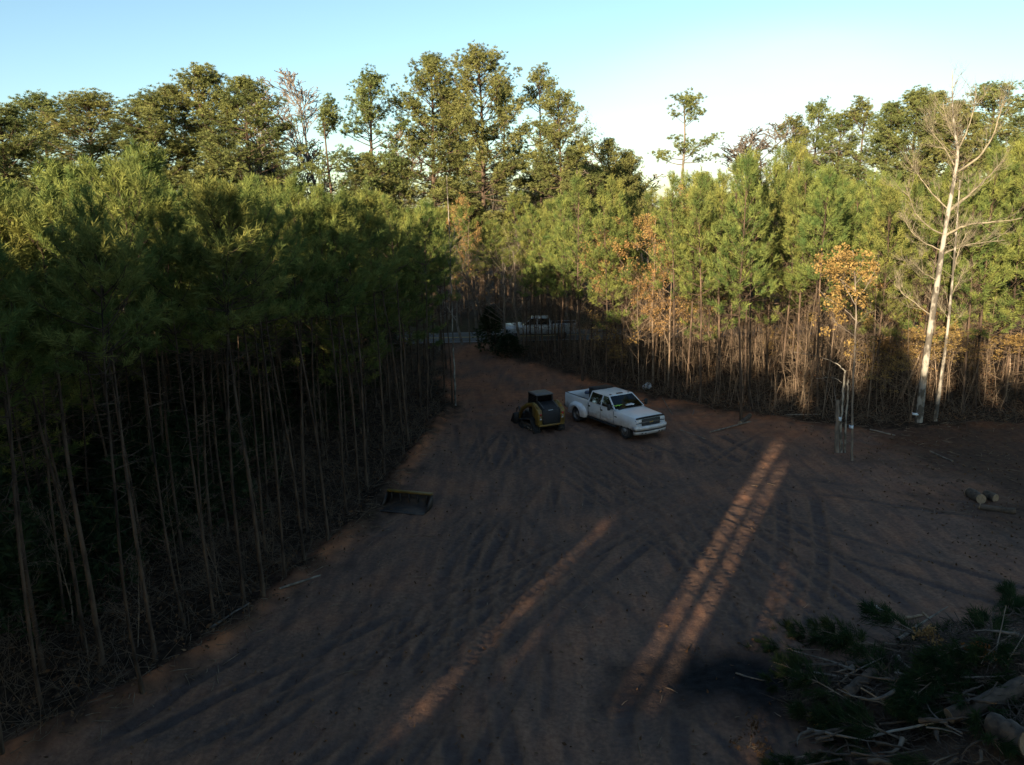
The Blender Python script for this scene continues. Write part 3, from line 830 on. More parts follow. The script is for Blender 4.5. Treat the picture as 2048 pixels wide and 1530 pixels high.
p = at(1925, 200, 88); plant(RED[0], 'russet_tree', p[0], 88, p[2], 'tree with red-brown leaves behind the top of the white-barked tree', 'tree', sxy=1.3)
# the wood floor beyond the road: stems seen under the crowns
c1 = c2 = c3 = 0
for tries in range(4000):
    Y = PR.uniform(80, 124); x = PR.uniform(-.68 * Y, .70 * Y) if PR.random() < .6 else PR.uniform(-13, 14)
    if not far_enough(x, Y, 1.7): continue
    taken.append((x, Y)); r = PR.random()
    if r < .30 and c1 < 50:
        plant(PR.choice(TALL), 'tall_pine', x, Y, PR.uniform(13, 18) if x < 20 else PR.uniform(11, 15), 'half-grown pine in the wood beyond the road, below the skyline crowns', 'pine tree', 'half-grown pines beyond the road', sxy=.8); c1 += 1
    elif r < .80 and c2 < 120:
        plant(PR.choice(BARE), 'bare_tree', x, Y, PR.uniform(10, 16.5), 'leafless tree with a slim stem in the wood beyond the road', 'leafless tree', 'leafless trees beyond the road'); c2 += 1
    elif c3 < 24:
        plant(PR.choice(TAN), 'tan_leaved_tree', x, Y, PR.uniform(5, 10), 'small tree with dry tan leaves in the wood beyond the road', 'tree', 'tan-leaved trees beyond the road'); c3 += 1
for px, Y in ((872, 80), (893, 82), (912, 79.5), (930, 84), (948, 80), (966, 82), (984, 79.5), (1003, 83), (1022, 80), (1041, 82), (1060, 79.5), (1082, 81), (1108, 80)):
    p = at(px + PR.uniform(-6, 6), PR.uniform(385, 440), Y)
    plant(PR.choice(PINES), 'pine_tree', p[0], Y, min(p[2], 14.5), 'young pine beyond the road, facing down the dirt lane', 'pine tree', 'young pines across the road from the lane', sxy=1.2)
for px, py in ((990, 704), (1072, 705), (1104, 712), (1130, 716), (868, 742), (885, 722)):
    p = gp(px, py)
    plant(PR.choice(HIGH), 'pine_tree', p[0], p[1], float(at(px, PR.uniform(395, 450), p[1])[2]), 'slim pine at the lane mouth with its crown in the sun', 'pine tree', 'slim pines at the lane mouth', sxy=1.0)
# bare and tan-leaved trees mixed into the sunlit stand and round the lane mouth
c1 = c2 = 0
for tries in range(3000):
    y = PR.uniform(39, 67); x = PR.uniform(1.0, 47)
    sdv = -float(sdist(np.array([x]), np.array([y]))[0])
    if sdv < .5 or x > .68 * y + 1 or not far_enough(x, y, .75): continue
    taken.append((x, y))
    if PR.random() < .8 and c1 < 120:
        plant(PR.choice(SAPS), 'bare_sapling', x, y, PR.uniform(4.5, 9.5), 'leafless twiggy sapling among the pine stems of the sunlit stand', 'sapling', 'leafless saplings in the sunlit stand'); c1 += 1
    elif c2 < 14:
        plant(PR.choice(TAN), 'tan_leaved_tree', x, y, PR.uniform(2.5, 5.5), 'low tree with dry tan leaves under the pines of the sunlit stand', 'tree', 'low tan-leaved trees in the sunlit stand'); c2 += 1
for q in range(26):
    y = PR.uniform(15, 60); sdw = PR.uniform(.3, 5); x = float(np.interp(y, CLEAR[:12, 1], CLEAR[:12, 0])) - sdw
    plant(PR.choice(SAPS), 'bare_sapling', x, y, PR.uniform(2.0, 4.5), 'leafless twiggy sapling under the pines of the dark shaded stand', 'sapling', 'leafless saplings in the shaded stand')
def special(kind, name, px, pyb, pyt, lab, cat, sxy=1.0, Y=None):
    b = gp(px, pyb); t = at(px, pyt, b[1])
    return plant(kind, name, b[0], b[1], t[2], lab, cat, sxy=sxy)
special(TAN[0], 'tan_leaved_tree', 1306, 770, 372, 'tall tree full of dry tan-orange leaves, between green pines behind the white pickup', 'tree', 1.15)
special(TAN[1], 'tan_leaved_tree', 1336, 776, 430, 'lower tan-leaved tree touching the tall tan-orange one', 'tree', .9)
special(TAN[2], 'tan_leaved_tree', 1268, 762, 445, 'thin tan-leaved tree on the road side of the tall tan-orange one', 'tree', .9)
special(TAN[1], 'tan_leaved_tree', 940, 690, 385, 'tan-leaved tree at the lane mouth, under the tallest pine', 'tree', .8)
for px, pyb, pyt, k in ((985, 700, 450, 1), (1010, 705, 470, 0), (925, 690, 470, 2), (960, 698, 500, 3), (1045, 705, 430, 2), (880, 700, 440, 0)):
    special(BARE[k], 'bare_tree', px, pyb, pyt, 'leafless tree by the lane mouth, in front of the road', 'leafless tree')['group'] = 'leafless trees by the lane mouth'
special(TAN[2], 'tan_leaved_tree', 1800, 800, 640, 'bushy tan-leaved tree just left of the white-barked leaning tree', 'tree', 1.1)
special(TAN[0], 'tan_leaved_tree', 2010, 805, 640, 'bushy tan-leaved tree at the right border, above the log pieces', 'tree', 1.0)
special(TAN[1], 'tan_leaved_tree', 1770, 790, 560, 'tan-leaved tree between the slim sapling with the tag and the white-barked tree', 'tree', .9)

# dark cedar by the lane mouth
def gen_cedar(seed, h=4.6, R=1.15):
    rng = np.random.default_rng(seed); tr = MB(); cr = MB()
    tr.tube([(0, 0, 0), (.03, 0, h * .5), (0, .02, h)], [.08, .05, .01], 6)
    B, A = [], []
    for q in range(900):
        t = rng.random() ** .8; z = .2 + t * (h - .2); az = rng.random() * 6.28; r = R * (1 - t) ** .5 * (.35 + .8 * rng.random()) * (1 + .3 * math.sin(z * 4) + .35 * math.sin(az * 2 + z * 2)) + .05
        d = np.array([math.cos(az), math.sin(az), .5]); B.append((r * d[0], r * d[1], z)); A.append(d)
        if q < 90: tr.tube([(0, 0, z - .2), (r * d[0], r * d[1], z)], [.015, .005], 3, cap=False)
    tufts(cr, B, A, 10, .2, .04, (10, 75), rng, .1)
    return tr, cr
CEDAR = Kind(gen_cedar(1), 'twig_bark', 'evergreen')
p = gp(982, 703); plant(CEDAR, 'cedar_tree', p[0], p[1], 3.7, 'dark cone-shaped evergreen at the lane mouth, left of the far pickup', 'evergreen tree', sxy=1.0)
p = gp(1018, 712); plant(CEDAR, 'cedar_tree', p[0], p[1], 1.7, 'low dark evergreen bush in front of the far pickup', 'evergreen bush', sxy=1.0)

for q in range(15):
    x = PR.uniform(-24, -6.6); y = PR.uniform(59, 67.5)
    plant(CEDAR, 'evergreen_bush', x, y, PR.uniform(1.4, 3.2), 'dark evergreen bush along the near side of the road, left of the lane mouth', 'evergreen bush', 'evergreen bushes left of the lane mouth', sxy=1.3)
for q in range(8):
    x = PR.uniform(-.3, 7.5); y = PR.uniform(60.5, 67.5) if x > .8 else PR.uniform(64, 67.5)
    plant(PR.choice(SAPS), 'bare_sapling', x, y, PR.uniform(2.5, 7), 'thin leafless sapling screening the far pickup', 'sapling', 'leafless saplings in front of the far pickup')
for q in range(18):
    p = gp(PR.uniform(885, 1130), PR.uniform(686, 712))
    if -4.2 < p[0] < -1.2 or abs(p[1] - float(ROADY(p[0]))) < 3.6: continue
    plant(PR.choice(SAPS), 'bare_sapling', p[0], p[1], PR.uniform(5, 9), 'upright leafless sapling at the lane mouth', 'sapling', 'leafless saplings at the lane mouth', sxy=.9)
# ---- white-barked leaning tree, shaped limb by limb
WY = float(gp(1838, 850)[1])
def limb(mb, pts, r0, r1, sides=6, Y0=WY, depth=0.0, rng=None):
    r0, r1 = r0 * 1.2, r1 * 1.1
    P = np.array([at(px, py, Y0 + depth * (q / max(1, len(pts) - 1)) ** 1.2) for q, (px, py) in enumerate(pts)])
    t = np.linspace(0, len(P) - 1, max(6, 3 * len(P))); P = np.stack([np.interp(t, np.arange(len(P)), P[:, c]) for c in range(3)], 1)
    for _ in range(2): P[1:-1] = (P[:-2] + 2 * P[1:-1] + P[2:]) / 4
    if rng is not None: P[1:] += rng.normal(size=P[1:].shape) * .015
    mb.tube(P, r1 + (r0 - r1) * (1 - np.linspace(0, 1, len(P)) ** .75), sides)
    return P
def sprays(mb, P, r, n, L, rng, lev=0, up=.3):
    """side twigs along a limb"""
    for q in range(n):
        u = .2 + .8 * rng.random(); i0 = min(int(u * (len(P) - 1)), len(P) - 2)
        b = P[i0]; ax = nrm(P[i0 + 1] - P[i0])
        a = math.radians(42 + rng.normal() * 12); nd = nrm(ax * math.cos(a) + rand_perp(ax[None], rng)[0] * math.sin(a) + [0, 0, up])
        Lc = L * (.5 + .8 * rng.random())
        Q = np.array([b, b + nd * Lc * .5, b + nrm(nd + [0, 0, .25]) * Lc]) + rng.normal(size=(3, 3)) * [[0], [.03], [.05]]
        mb.tube(Q, [r, r * .7, r * .35], 3, cap=False)
        if lev: sprays(mb, np.array([Q[0], Q[1], Q[2]]), r * .55, 4, Lc * .5, rng, lev - 1, up)
def white_tree(name, main, limbs, r0, r1, label, twigs):
    rng = np.random.default_rng(77)
    base = at(*main[0], WY); g0 = gz(base[0], base[1])
    rt = empty(name, (base[0], base[1], g0 - .05))
    tag(rt, label, 'tree')
    tr = MB(); P = limb(tr, main, r0, r1, 10)
    z = np.array([0, 0, 0]); br = MB()
    for pts, ra, dep in limbs:
        Q = limb(br, pts, ra, .012, 6, depth=dep, rng=rng)
        sprays(br, Q, .013, twigs + 3, 1.3, rng, 2)
    sprays(br, P[len(P) // 2:], .011, twigs * 2, 1.15, rng, 2)
    sprays(br, P[len(P) // 5:], .014, twigs * 2, 1.5, rng, 2, .1)
    for mb, nm, mt in ((tr, 'trunk', 'white_bark'), (br, 'limbs', 'pale_limb')):
        for v in mb.v: v -= np.array(rt.location)
        mb.build(nm, M[mt], rt, smooth=True)
    return rt
white_tree('white_barked_tree', [(1836, 853), (1850, 730), (1868, 610), (1884, 500), (1897, 420), (1912, 340), (1917, 300), (1909, 268), (1904, 200), (1905, 140)],
  [([(1895, 425), (1950, 381), (1985, 345), (2008, 319)], .07, 1.5), ([(1890, 473), (1918, 455), (1946, 447), (2000, 443), (2045, 437)], .06, -1.5),
   ([(1890, 506), (1918, 494), (1950, 486), (2011, 480)], .05, 1.0), ([(1915, 343), (1964, 312), (1984, 275), (2004, 217), (2008, 190)], .055, -1.0),
   ([(1915, 300), (1935, 262), (1948, 220), (1952, 180)], .04, .8), ([(1898, 420), (1868, 392), (1838, 352), (1822, 330)], .035, 1.0), ([(1886, 468), (1850, 452), (1822, 410), (1812, 370)], .035, -1.0),
   ([(1880, 500), (1848, 486), (1820, 462), (1806, 430)], .03, 1.2), ([(1872, 560), (1845, 545), (1822, 520)], .022, -.6), ([(1862, 630), (1835, 610), (1806, 588), (1790, 570)], .024, .8),
   ([(1908, 330), (1885, 290), (1862, 262), (1850, 240)], .03, -.8), ([(1905, 270), (1892, 240), (1886, 205)], .022, .5)], .165, .015,
  'tallest leaning leafless tree, mottled white bark, white tape round its foot', 9)
white_tree('white_barked_tree', [(1869, 850), (1886, 733), (1899, 630), (1909, 510), (1915, 430), (1920, 360)],
  [([(1908, 540), (1918, 500), (1932, 470), (1935, 455)], .03, .6), ([(1903, 590), (1920, 560), (1930, 535)], .02, -.5), ([(1898, 640), (1880, 615), (1868, 590)], .015, .5)], .085, .02,
  'thinner white-barked tree standing just right of the tall leaning white-barked one', 4)
rng = np.random.default_rng(9)
def px_tree(name, main, limbs, r0, r1, bark, label, cat, leafbox=None, twig=.5, tw=3):
    b = gp(*main[0]); Y = b[1]
    rt = empty(name, (b[0], b[1], gz(b[0], b[1]) - .04)); tag(rt, label, cat)
    tr = MB(); P = limb(tr, main, r0, r1, 8, Y0=Y, rng=rng)
    br = MB()
    for pts, ra, dep in limbs:
        Q = limb(br, pts, ra, .006, 4, Y0=Y, depth=dep, rng=rng)
        if tw: sprays(br, Q, .007, tw, twig, rng, 1)
    for mb, nm in ((tr, 'trunk'), (br, 'limbs')):
        if not mb.n: continue
        for v in mb.v: v -= np.array(rt.location)
        mb.build(nm, M[bark], rt, smooth=True)
    if leafbox:
        lf = MB(); pts = []
        for (px, py, rx, ry, n) in leafbox:
            c = at(px, py, Y) - np.array(rt.location); a, bb = rx / FPX * Y, ry / FPX * Y
            cl = rng.normal(size=(max(4, n // 55), 3)) * [a * .42, a * .42, bb * .42]
            pts.append(c + cl[rng.integers(0, len(cl), n)] + rng.normal(size=(n, 3)) * [a * .15, a * .15, bb * .15])
        leaves(lf, np.concatenate(pts), .062, rng); lf.build('crown', M['tan_leaf'], rt)
    return rt
px_tree('tan_leaved_sapling', [(1704, 922), (1704, 860), (1706, 760), (1712, 660), (1712, 590), (1708, 520), (1706, 500)],
  [([(1711, 640), (1690, 618), (1660, 600), (1636, 578)], .022, .4), ([(1712, 600), (1735, 570), (1752, 535)], .02, -.5), ([(1711, 610), (1690, 575), (1668, 540)], .02, .6),
   ([(1709, 560), (1722, 530), (1730, 508)], .014, .3), ([(1708, 672), (1688, 655), (1664, 640)], .012, -.4), ([(1708, 545), (1690, 525), (1676, 510)], .012, -.3), ([(1712, 700), (1726, 702), (1738, 712)], .01, .2), ([(1709, 570), (1728, 548), (1748, 540), (1760, 528)], .016, .5), ([(1710, 585), (1684, 560), (1660, 548), (1648, 540)], .016, -.5), ([(1712, 650), (1732, 628), (1752, 620)], .012, .4)],
  .055, .012, 'grey_bark', 'slim sapling with a round top of tan-orange leaves, a small white tag near its foot', 'sapling',
  [(1710, 518, 58, 26, 1100), (1668, 545, 34, 40, 560), (1746, 540, 30, 36, 420), (1694, 585, 56, 40, 420), (1672, 625, 44, 44, 300), (1730, 650, 34, 50, 200), (1690, 690, 40, 36, 110)], .6)
px_tree('snapped_tree', [(1674, 905), (1674, 860), (1676, 815), (1675, 800)], [([(1672, 802), (1668, 770), (1662, 735)], .02, .3), ([(1668, 815), (1660, 790), (1652, 775)], .016, -.2), ([(1680, 808), (1690, 780), (1700, 745)], .014, .4)],
  .10, .075, 'grey_bark', 'short snapped-off trunk with splintered top, left of the slim tan-leaved sapling', 'broken tree', tw=1)
px_tree('broken_pole', [(1682, 905), (1682, 840), (1686, 790), (1690, 742)], [([(1690, 742), (1678, 730), (1664, 722), (1630, 710), (1585, 704)], .03, .6), ([(1684, 765), (1672, 756), (1650, 755), (1630, 757)], .014, -.2)],
  .055, .04, 'white_bark', 'pale bent-over pole whose broken top hangs out to the left, beside the snapped trunk', 'broken tree', tw=1)
px_tree('broken_pole', [(1689, 905), (1692, 840), (1695, 790), (1696, 758)], [([(1696, 760), (1702, 770), (1706, 782)], .015, .2)], .045, .03, 'white_bark',
  'shorter pale pole standing between the bent-over one and the tan-leaved sapling', 'broken tree', tw=0)
px_tree('bare_tree', [(911, 812), (909, 745), (906, 690), (903, 600), (899, 470), (893, 350)], [([(900, 500), (908, 470), (914, 440)], .015, .4), ([(901, 540), (890, 505), (884, 480)], .015, -.4)], .055, .015, 'white_bark',
  'very slim pale stem standing at the left edge of the dirt lane', 'leafless tree', tw=2)
def marker(px, py, Yb, w, h, label):
    w *= 1.25; h *= 1.2; p = at(px, py, Yb - .14)
    mb = MB(); n = 9
    for s in range(1):
        secs = []
        for q in range(n):
            a = math.pi * (q / (n - 1)) ; r = w / 2
            secs.append([(p[0] - r * math.cos(a), p[1] + .13 - .19 * math.sin(a), p[2] - h / 2 + .01 * math.sin(q * 3)), (p[0] - r * math.cos(a), p[1] + .13 - .19 * math.sin(a), p[2] + h / 2),
                         (p[0] - r * .96 * math.cos(a), p[1] + .13 - .18 * math.sin(a), p[2] + h / 2), (p[0] - r * .96 * math.cos(a), p[1] + .13 - .18 * math.sin(a), p[2] - h / 2)])
        mb.loft(secs)
    o = mb.build('marker_tape', M['tape'], fix=True); tag(o, label, 'marker tape')
marker(1833, 828, WY, .26, .10, 'white marker tape round the foot of the tall leaning white-barked tree')
marker(1704, 854, float(gp(1704, 922)[1]), .13, .12, 'small white marker tape round the slim tan-leaved sapling')
marker(1681, 838, float(gp(1682, 905)[1]), .10, .15, 'small white marker tape round the pale bent-over pole')

# ---- woods behind the camera and to its left that throw the shade over the clearing (outside the frame)
def woods():
    rng = np.random.default_rng(21)
    kinds = [gen_pine(400 + q, h=11.6, cb=4.6 + .5 * q, R=1.95, k=9, w=.06, L=.28, dead=6) for q in range(4)]
    kinds += [gen_pine(400 + q, h=11.6, cb=4.6 + .5 * q, R=1.9, k=18, w=.026, L=.24, dead=6) for q in range(4)]     # those whose tops show at the border
    tv = [(np.concatenate(t.v), [(f, f.shape[1]) for f in t.f]) for t, c in kinds]
    mb = MB(); pts = []
    ca, sa, te = math.cos(SUN_AZ), math.sin(SUN_AZ), math.tan(SUN_EL)
    def ground_hit(V):           # where the sun's ray through V meets the ground
        d = V[:, 2] / te
        return V[:, 0] + sa * d, V[:, 1] + ca * d
    def open_(gx_, gy_):         # foliage is cut away along these sun rays to streak the clearing with light
        u = gx_ * ca - gy_ * sa
        s = gx_ * sa + gy_ * ca
        o = np.zeros(len(u), bool)
        for u0, u1, s0, s1 in GAPS: o |= (u > u0) & (u < u1) & (s > s0) & (s < s1)
        return o
    n = 0
    for tries in range(14000):
        if rng.random() < .68: x, y = rng.uniform(-50, 22), rng.uniform(-52, -7)
        else: x, y = rng.uniform(-50, -12), rng.uniform(-8, 58)
        if y > -7 and (x > -.75 * y - 6 or x > -13.5) and not (y > 24 and x < -8 and float(sdist(np.array([x]), np.array([y]))[0]) < -15.5): continue
        if y <= -7 and x > 8 and y > -12: continue
        if any((x - a) ** 2 + (y - b) ** 2 < 1.75 ** 2 for a, b in pts): continue
        u = x * ca - y * sa
        if any(u0 + .0 < u < u1 - .0 for u0, u1, *_ in GAPS[:4]) and y < -4: continue
        pts.append((x, y)); n += 1
        q = rng.integers(0, 4) + (4 if y > 8 and x > -.8 * y - 14 else 0); a = rng.random() * 6.28
        part_open = rng.choice([0, 0, 0, 0, 0, 0, 0, .02, .06])
        s = rng.uniform(.90, 1.10) * (WOODS_H if y < -7 else (1.10 if y > 10 and x > -.8 * y - 13 else 1.31))
        c_, s_ = math.cos(a), math.sin(a)
        for part, mi in ((kinds[q][0], 0), (kinds[q][1], 1)):
            for V, F in zip(part.v, part.f):
                W = np.stack([(V[:, 0] * c_ - V[:, 1] * s_) * 1.15 + x, (V[:, 0] * s_ + V[:, 1] * c_) * 1.15 + y, V[:, 2] * s], 1)
                if mi == 1 or V[:, 2].max() > 2.0:
                    F0 = F - F.min()
                    C = W[F0].mean(1); gx_, gy_ = ground_hit(C)
                    keep = (~open_(gx_, gy_) | (rng.random(len(C)) < part_open)) if mi == 1 or len(V) < 40 else np.ones(len(F0), bool)
                    if keep.any(): mb.add(W, F0[keep], mi)
                else: mb.add(W, F - F.min(), mi)
        if n >= 600: break
    o = mb.build('woods', [M['pine_bark'], M['needles']])
    tag(o, 'pine woods behind and beside the viewpoint that shade the clearing', 'woods', kind='stuff')
WOODS_H = 1.47
#        across sun u0,u1; along sun s0,s1
GAPS = [(-5.72, -5.32, 15.8, 39), (-4.98, -4.62, 16.0, 36), (-9.82, -9.42, 12.5, 27), (-10.15, -9.98, 12, 21), (-9.25, -9.12, 16, 26), (-3.3, -2.85, 19.5, 25.5), (-2.45, -2.2, 19, 24), (-10.55, -10.4, 11, 17), (-8.6, -8.45, 14, 20), (-7.25, -7.1, 17, 24),
        (-6.6, -6.45, 20, 29), (-11.6, -11.45, 20, 27), (-8.95, -8.85, 24, 31)]
def gap_px(a, b, w):
    A, B = gp(*a), gp(*b); ca, sa = math.cos(SUN_AZ), math.sin(SUN_AZ)
    u = [(q[0] * ca - q[1] * sa) for q in (A, B)]; v = [(q[0] * sa + q[1] * ca) for q in (A, B)]
    GAPS.append((min(u) - w, max(u) + w, min(v), max(v)))
gap_px((1490, 1525), (1530, 1440), .22); gap_px((1575, 1440), (1590, 1400), .2); gap_px((1430, 1530), (1450, 1480), .12)
woods()
# ------------------------------------------------------------------ vehicles
def arch_cyl(x, z, r, y0, y1):
    mb = MB(); n = 28
    pr = [(x + r * math.cos(2 * math.pi * k / n), z + r * math.sin(2 * math.pi * k / n)) for k in range(n)]
    mb.extrude(pr, y0, y1); return mb
def wheel(parent, x, y, z, r=.425, w=.25, side=-1, dual=False):
    """side: -1 = faces -Y"""
    w_ = empty('wheel', (x, y, z)); w_.parent = parent
    t = MB()
    def tyre(off):
        t.lathe([(r * .62, -w / 2 + .01 + off), (r * .86, -w / 2 - .008 + off), (r * .97, -w / 2 + .02 + off), (r, -w / 2 + .055 + off), (r * .985, -.02 + off), (r * .985, .02 + off), (r, w / 2 - .055 + off), (r * .97, w / 2 - .02 + off),
                 (r * .86, w / 2 + .008 + off), (r * .62, w / 2 - .01 + off), (r * .60, off), (r * .62, -w / 2 + .01 + off)], (0, 0, 0), 'Y', 32)
    tyre(0)
    if dual: tyre(-side * (w + .05))
    autosmooth(t.build('tyre', M['rubber'], w_, fix=True), 30)
    m = MB(); s = side
    dish = -.09 if dual else .02
    m.lathe([(r * .63, s * (w / 2 - .01)), (r * .59, s * (w / 2 - .03)), (r * .56, s * (w / 2 + dish - .05)), (r * .36, s * (w / 2 + dish - .02)), (r * .30, s * (w / 2 + dish + .03)), (r * .16, s * (w / 2 + dish + .06)), (.001, s * (w / 2 + dish + .065))], (0, 0, 0), 'Y', 28)
    autosmooth(m.build('rim', M['wheel_grey'], w_, fix=True), 40)
    h = MB()
    for k in range(8):
        a = 2 * math.pi * k / 8
        h.lathe([(.001, s * .004), (.030, s * .004), (.030, 0)], (r * .46 * math.cos(a), s * (w / 2 + dish - .024), r * .46 * math.sin(a)), 'Y', 8)
    h.build('vent_holes', M['dark'], w_)
    return w_

def make_pickup(name, paint, label, dually, loc, rz, bed_x=-3.46, wb=2.12):
    R_ = empty(name, loc, rz); tag(R_, label, 'pickup truck')
    P_ = M[paint]
    fx_, rx_ = wb, -wb
    def sec(x, zb, zt, hw, crown=.03, hood=0.0):
        half = [(hw * .90, zb), (hw * .985, zb + .10), (hw, zb + .30), (hw * .995, zt - .28), (hw * .965, zt - .10), (hw * .90, zt - .025), (hw * .62, zt + crown * .6 + hood), (hw * .55, zt + crown * .7 + hood), (0, zt + crown + hood)]
        L_ = [(x, y, z) for y, z in half]
        return L_ + [(x, -y, z) for y, z in half[-2::-1]]
    b = MB()
    b.loft([sec(3.02, .66, 1.17, .92, .01, .00), sec(2.95, .60, 1.215, .965, .02, .01), sec(2.7, .56, 1.25, .98, .03, .025), sec(2.12, .55, 1.265, .99, .03, .035), sec(1.55, .52, 1.30, .99, .03, .035), sec(1.30, .50, 1.315, .99, .02, .0),
            sec(.2, .48, 1.315, .99, .0), sec(-1.20, .48, 1.315, .985, .0)])
    body = b.build('body', P_, R_, fix=True)
    cut(body, [arch_cyl(fx_, .44, .525, -1.2, -.55), arch_cyl(fx_, .44, .525, .55, 1.2)])
    autosmooth(body, 32)
    wl_ = MB()
    for sgn in (-1, 1):
        for xx, rr in ((fx_, .522),):
            th = np.linspace(-.35, math.pi + .35, 20)
            wl_.loft([[(xx + rr * math.cos(a), sgn * .56, .44 + rr * math.sin(a)), (xx + rr * math.cos(a), sgn * .965, .44 + rr * math.sin(a))] for a in th], closed=False, cap=False)
            wl_.poly([(xx + rr * math.cos(a), sgn * .56, .44 + rr * math.sin(a)) for a in th])
    wl_.box((0.3, 0, .50), (5.6, 1.25, .30)); wl_.box((-2.3, 0, .62), (2.2, 1.0, .2))
    wl_.build('chassis', M['dark'], R_)
    # cab: roof, pillars, glass
    bz, rz_, bw, rw = 1.315, 1.90, .955, .76
    xf, xr, tf, tr_ = 1.28, -1.19, .46, -1.06
    def sp(x, t, sgn):                      # point on the cab side at height factor t
        return (x, sgn * (bw + (rw - bw) * t), bz + (rz_ - bz) * t)
    cab = MB(); glass = []
    for sgn in (-1, 1):
        bp = .02; bt = .00
        def quad(xa, xb, xta, xtb): return [sp(xa, 0, sgn), sp(xb, 0, sgn), sp(xtb, 1, sgn), sp(xta, 1, sgn)]
        def inn(xa, xb, xta, xtb, t0=.03, t1=.90):
            f = lambda a, c, t: a + (c - a) * t
            return [sp(f(xa, xta, t0), t0, sgn), sp(f(xb, xtb, t0), t0, sgn), sp(f(xb, xtb, t1), t1, sgn), sp(f(xa, xta, t1), t1, sgn)]
        dep = (0, -sgn * .045, 0)
        w1 = inn(xf - .12, bp + .05, tf - .06, bt + .045); w2 = inn(bp - .05, xr + .10, bt - .045, tr_ + .10)
        cab.ring(quad(xf, bp, tf, bt), w1, depth=dep); cab.ring(quad(bp, xr, bt, tr_), w2, depth=dep)
        glass += [('side_window', w1, sgn), ('side_window', w2, sgn)]
    def cross(xb, xt, y0, y1): return [(xb, -y0, bz), (xb, y0, bz), (xt, y1, rz_), (xt, -y1, rz_)]
    fw = cross(xf, tf, bw, rw); wi = [(xf - .03, -bw + .05, bz + .025), (xf - .03, bw - .05, bz + .025), (tf + .05, rw - .05, rz_ - .035), (tf + .05, -rw + .05, rz_ - .035)]
    cab.ring(fw, wi, depth=(-.03, 0, -.01)); glass.append(('windshield', wi, 0))
    bwq = cross(xr, tr_, bw, rw); bi = [(xr + .02, -bw + .2, bz + .08), (xr + .02, bw - .2, bz + .08), (tr_ - .02, rw - .14, rz_ - .09), (tr_ - .02, -rw + .14, rz_ - .09)]
    cab.ring(bwq, bi, depth=(.03, 0, 0)); glass.append(('rear_window', bi, 0))
    # crowned roof
    nx_, ny_ = 7, 7; V = []; F = []
    for a in range(nx_):
        for c in range(ny_):
            u, v = a / (nx_ - 1), c / (ny_ - 1) * 2 - 1
            V.append((tr_ + (tf - tr_) * u, rw * v, rz_ + .045 * (1 - v ** 4) * (1 - (2 * u - 1) ** 6)))
    for a in range(nx_ - 1):
        for c in range(ny_ - 1): F.append([a * ny_ + c, a * ny_ + c + 1, (a + 1) * ny_ + c + 1, (a + 1) * ny_ + c])
    cab.add(V, F)
    autosmooth(cab.build('cab', P_, R_, fix=True), 35)
    for nm, q, sgn in glass:
        g_ = MB(); g_.poly(q); g_.build(nm, M['glass'], R_)
    it = MB()
    it.box((.05, 0, 1.30), (2.4, 1.70, .06)); it.box((1.02, 0, 1.33), (.34, 1.6, .09), .03)
    for yy in (-.42, .42): it.box((.22, yy, 1.48), (.2, .5, .42), .06); it.box((.2, yy, 1.75), (.12, .26, .14), .04)
    it.box((-.75, 0, 1.48), (.22, 1.5, .36), .06)
    it.build('interior', M['cab_interior'], R_)
    # door panels a few mm proud, so that the gaps between them read as shut lines
    for sgn in (-1, 1):
        for xa, xb, front in ((.03, 1.17, True), (-1.11, .01, False)):
            d = MB(); hw = .99
            prof = [(hw * .987, .60), (hw * 1.004, .80), (hw * 1.004, 1.03), (hw * .972, 1.215), (hw * .962, 1.25)]
            if front: xs = lambda z: (xa, xb - max(0, .9 - z) * .10)
            else: xs = lambda z: (xa + max(0, .78 - z) * .25, xb)
            d.loft([[(xs(z)[0], sgn * y, z), (xs(z)[1], sgn * y, z)] for y, z in prof], closed=False, cap=False)
            dd = d.build('door', P_, R_)
            md = dd.data
            h_ = MB(); hx = xa + .10
            h_.box((hx, sgn * 1.006, 1.10), (.17, .045, .075), .015); h_.build('handle', M['black_plastic'], dd)
            sl = MB(); sl.box(((xa + xb) / 2, sgn * .999, .80), ((xb - xa) * .94, .02, .05), .008); sl.build('rub_strip', P_, dd)
        # shut lines
        for xx in (1.185, .02, -1.125): s_ = MB(); s_.box((xx, sgn * .985, .93), (.018, .022, .62)); s_.build('door_seam', M['dark'], R_)
        rb = MB(); rb.box((.0, sgn * .95, .46), (2.7, .16, .08), .03); rb.build('running_board', M['black_plastic'], R_)
        bd = MB(); bd.box((1.38, sgn * .992, 1.0), (.20, .012, .05), .004); bd.build('badge', M['black_plastic'], R_)
        # mirror on its arms
        mi = MB()
        for zz in (1.38, 1.52): mi.tube([(1.06, sgn * .93, zz), (1.08, sgn * 1.12, zz + .02)], .022, 6)
        mi.box((1.09, sgn * 1.20, 1.47), (.12, .19, .32), .04); mi.build('mirror', M['black_plastic'], R_)
    # nose
    h = MB(); dz_ = .045
    h.loft([[(3.03 - abs(y) ** 2 * .06, y, 1.125 + dz_ - abs(y) ** 3 * .03), (3.075 - abs(y) ** 2 * .06, y, 1.155 + dz_ - abs(y) ** 3 * .03), (2.99 - abs(y) ** 2 * .06, y, 1.225 + dz_ - abs(y) ** 3 * .06), (2.96 - abs(y) ** 2 * .06, y, 1.2 + dz_ - abs(y) ** 3 * .06)] for y in np.linspace(-.88, .88, 15)])
    h.build('hood_deflector', M['black_plastic'], R_, fix=True)
    gr = MB(); gr.box((3.02, 0, .985), (.06, 1.14, .34), .01)
    gb = gr.build('grille', M['dark'], R_)
    ba = MB(); ba.box((3.055, 0, .985), (.03, 1.30, .055), .01)
    for zz in (.88, .93, 1.04, 1.09): ba.box((3.052, 0, zz), (.012, 1.02, .012))
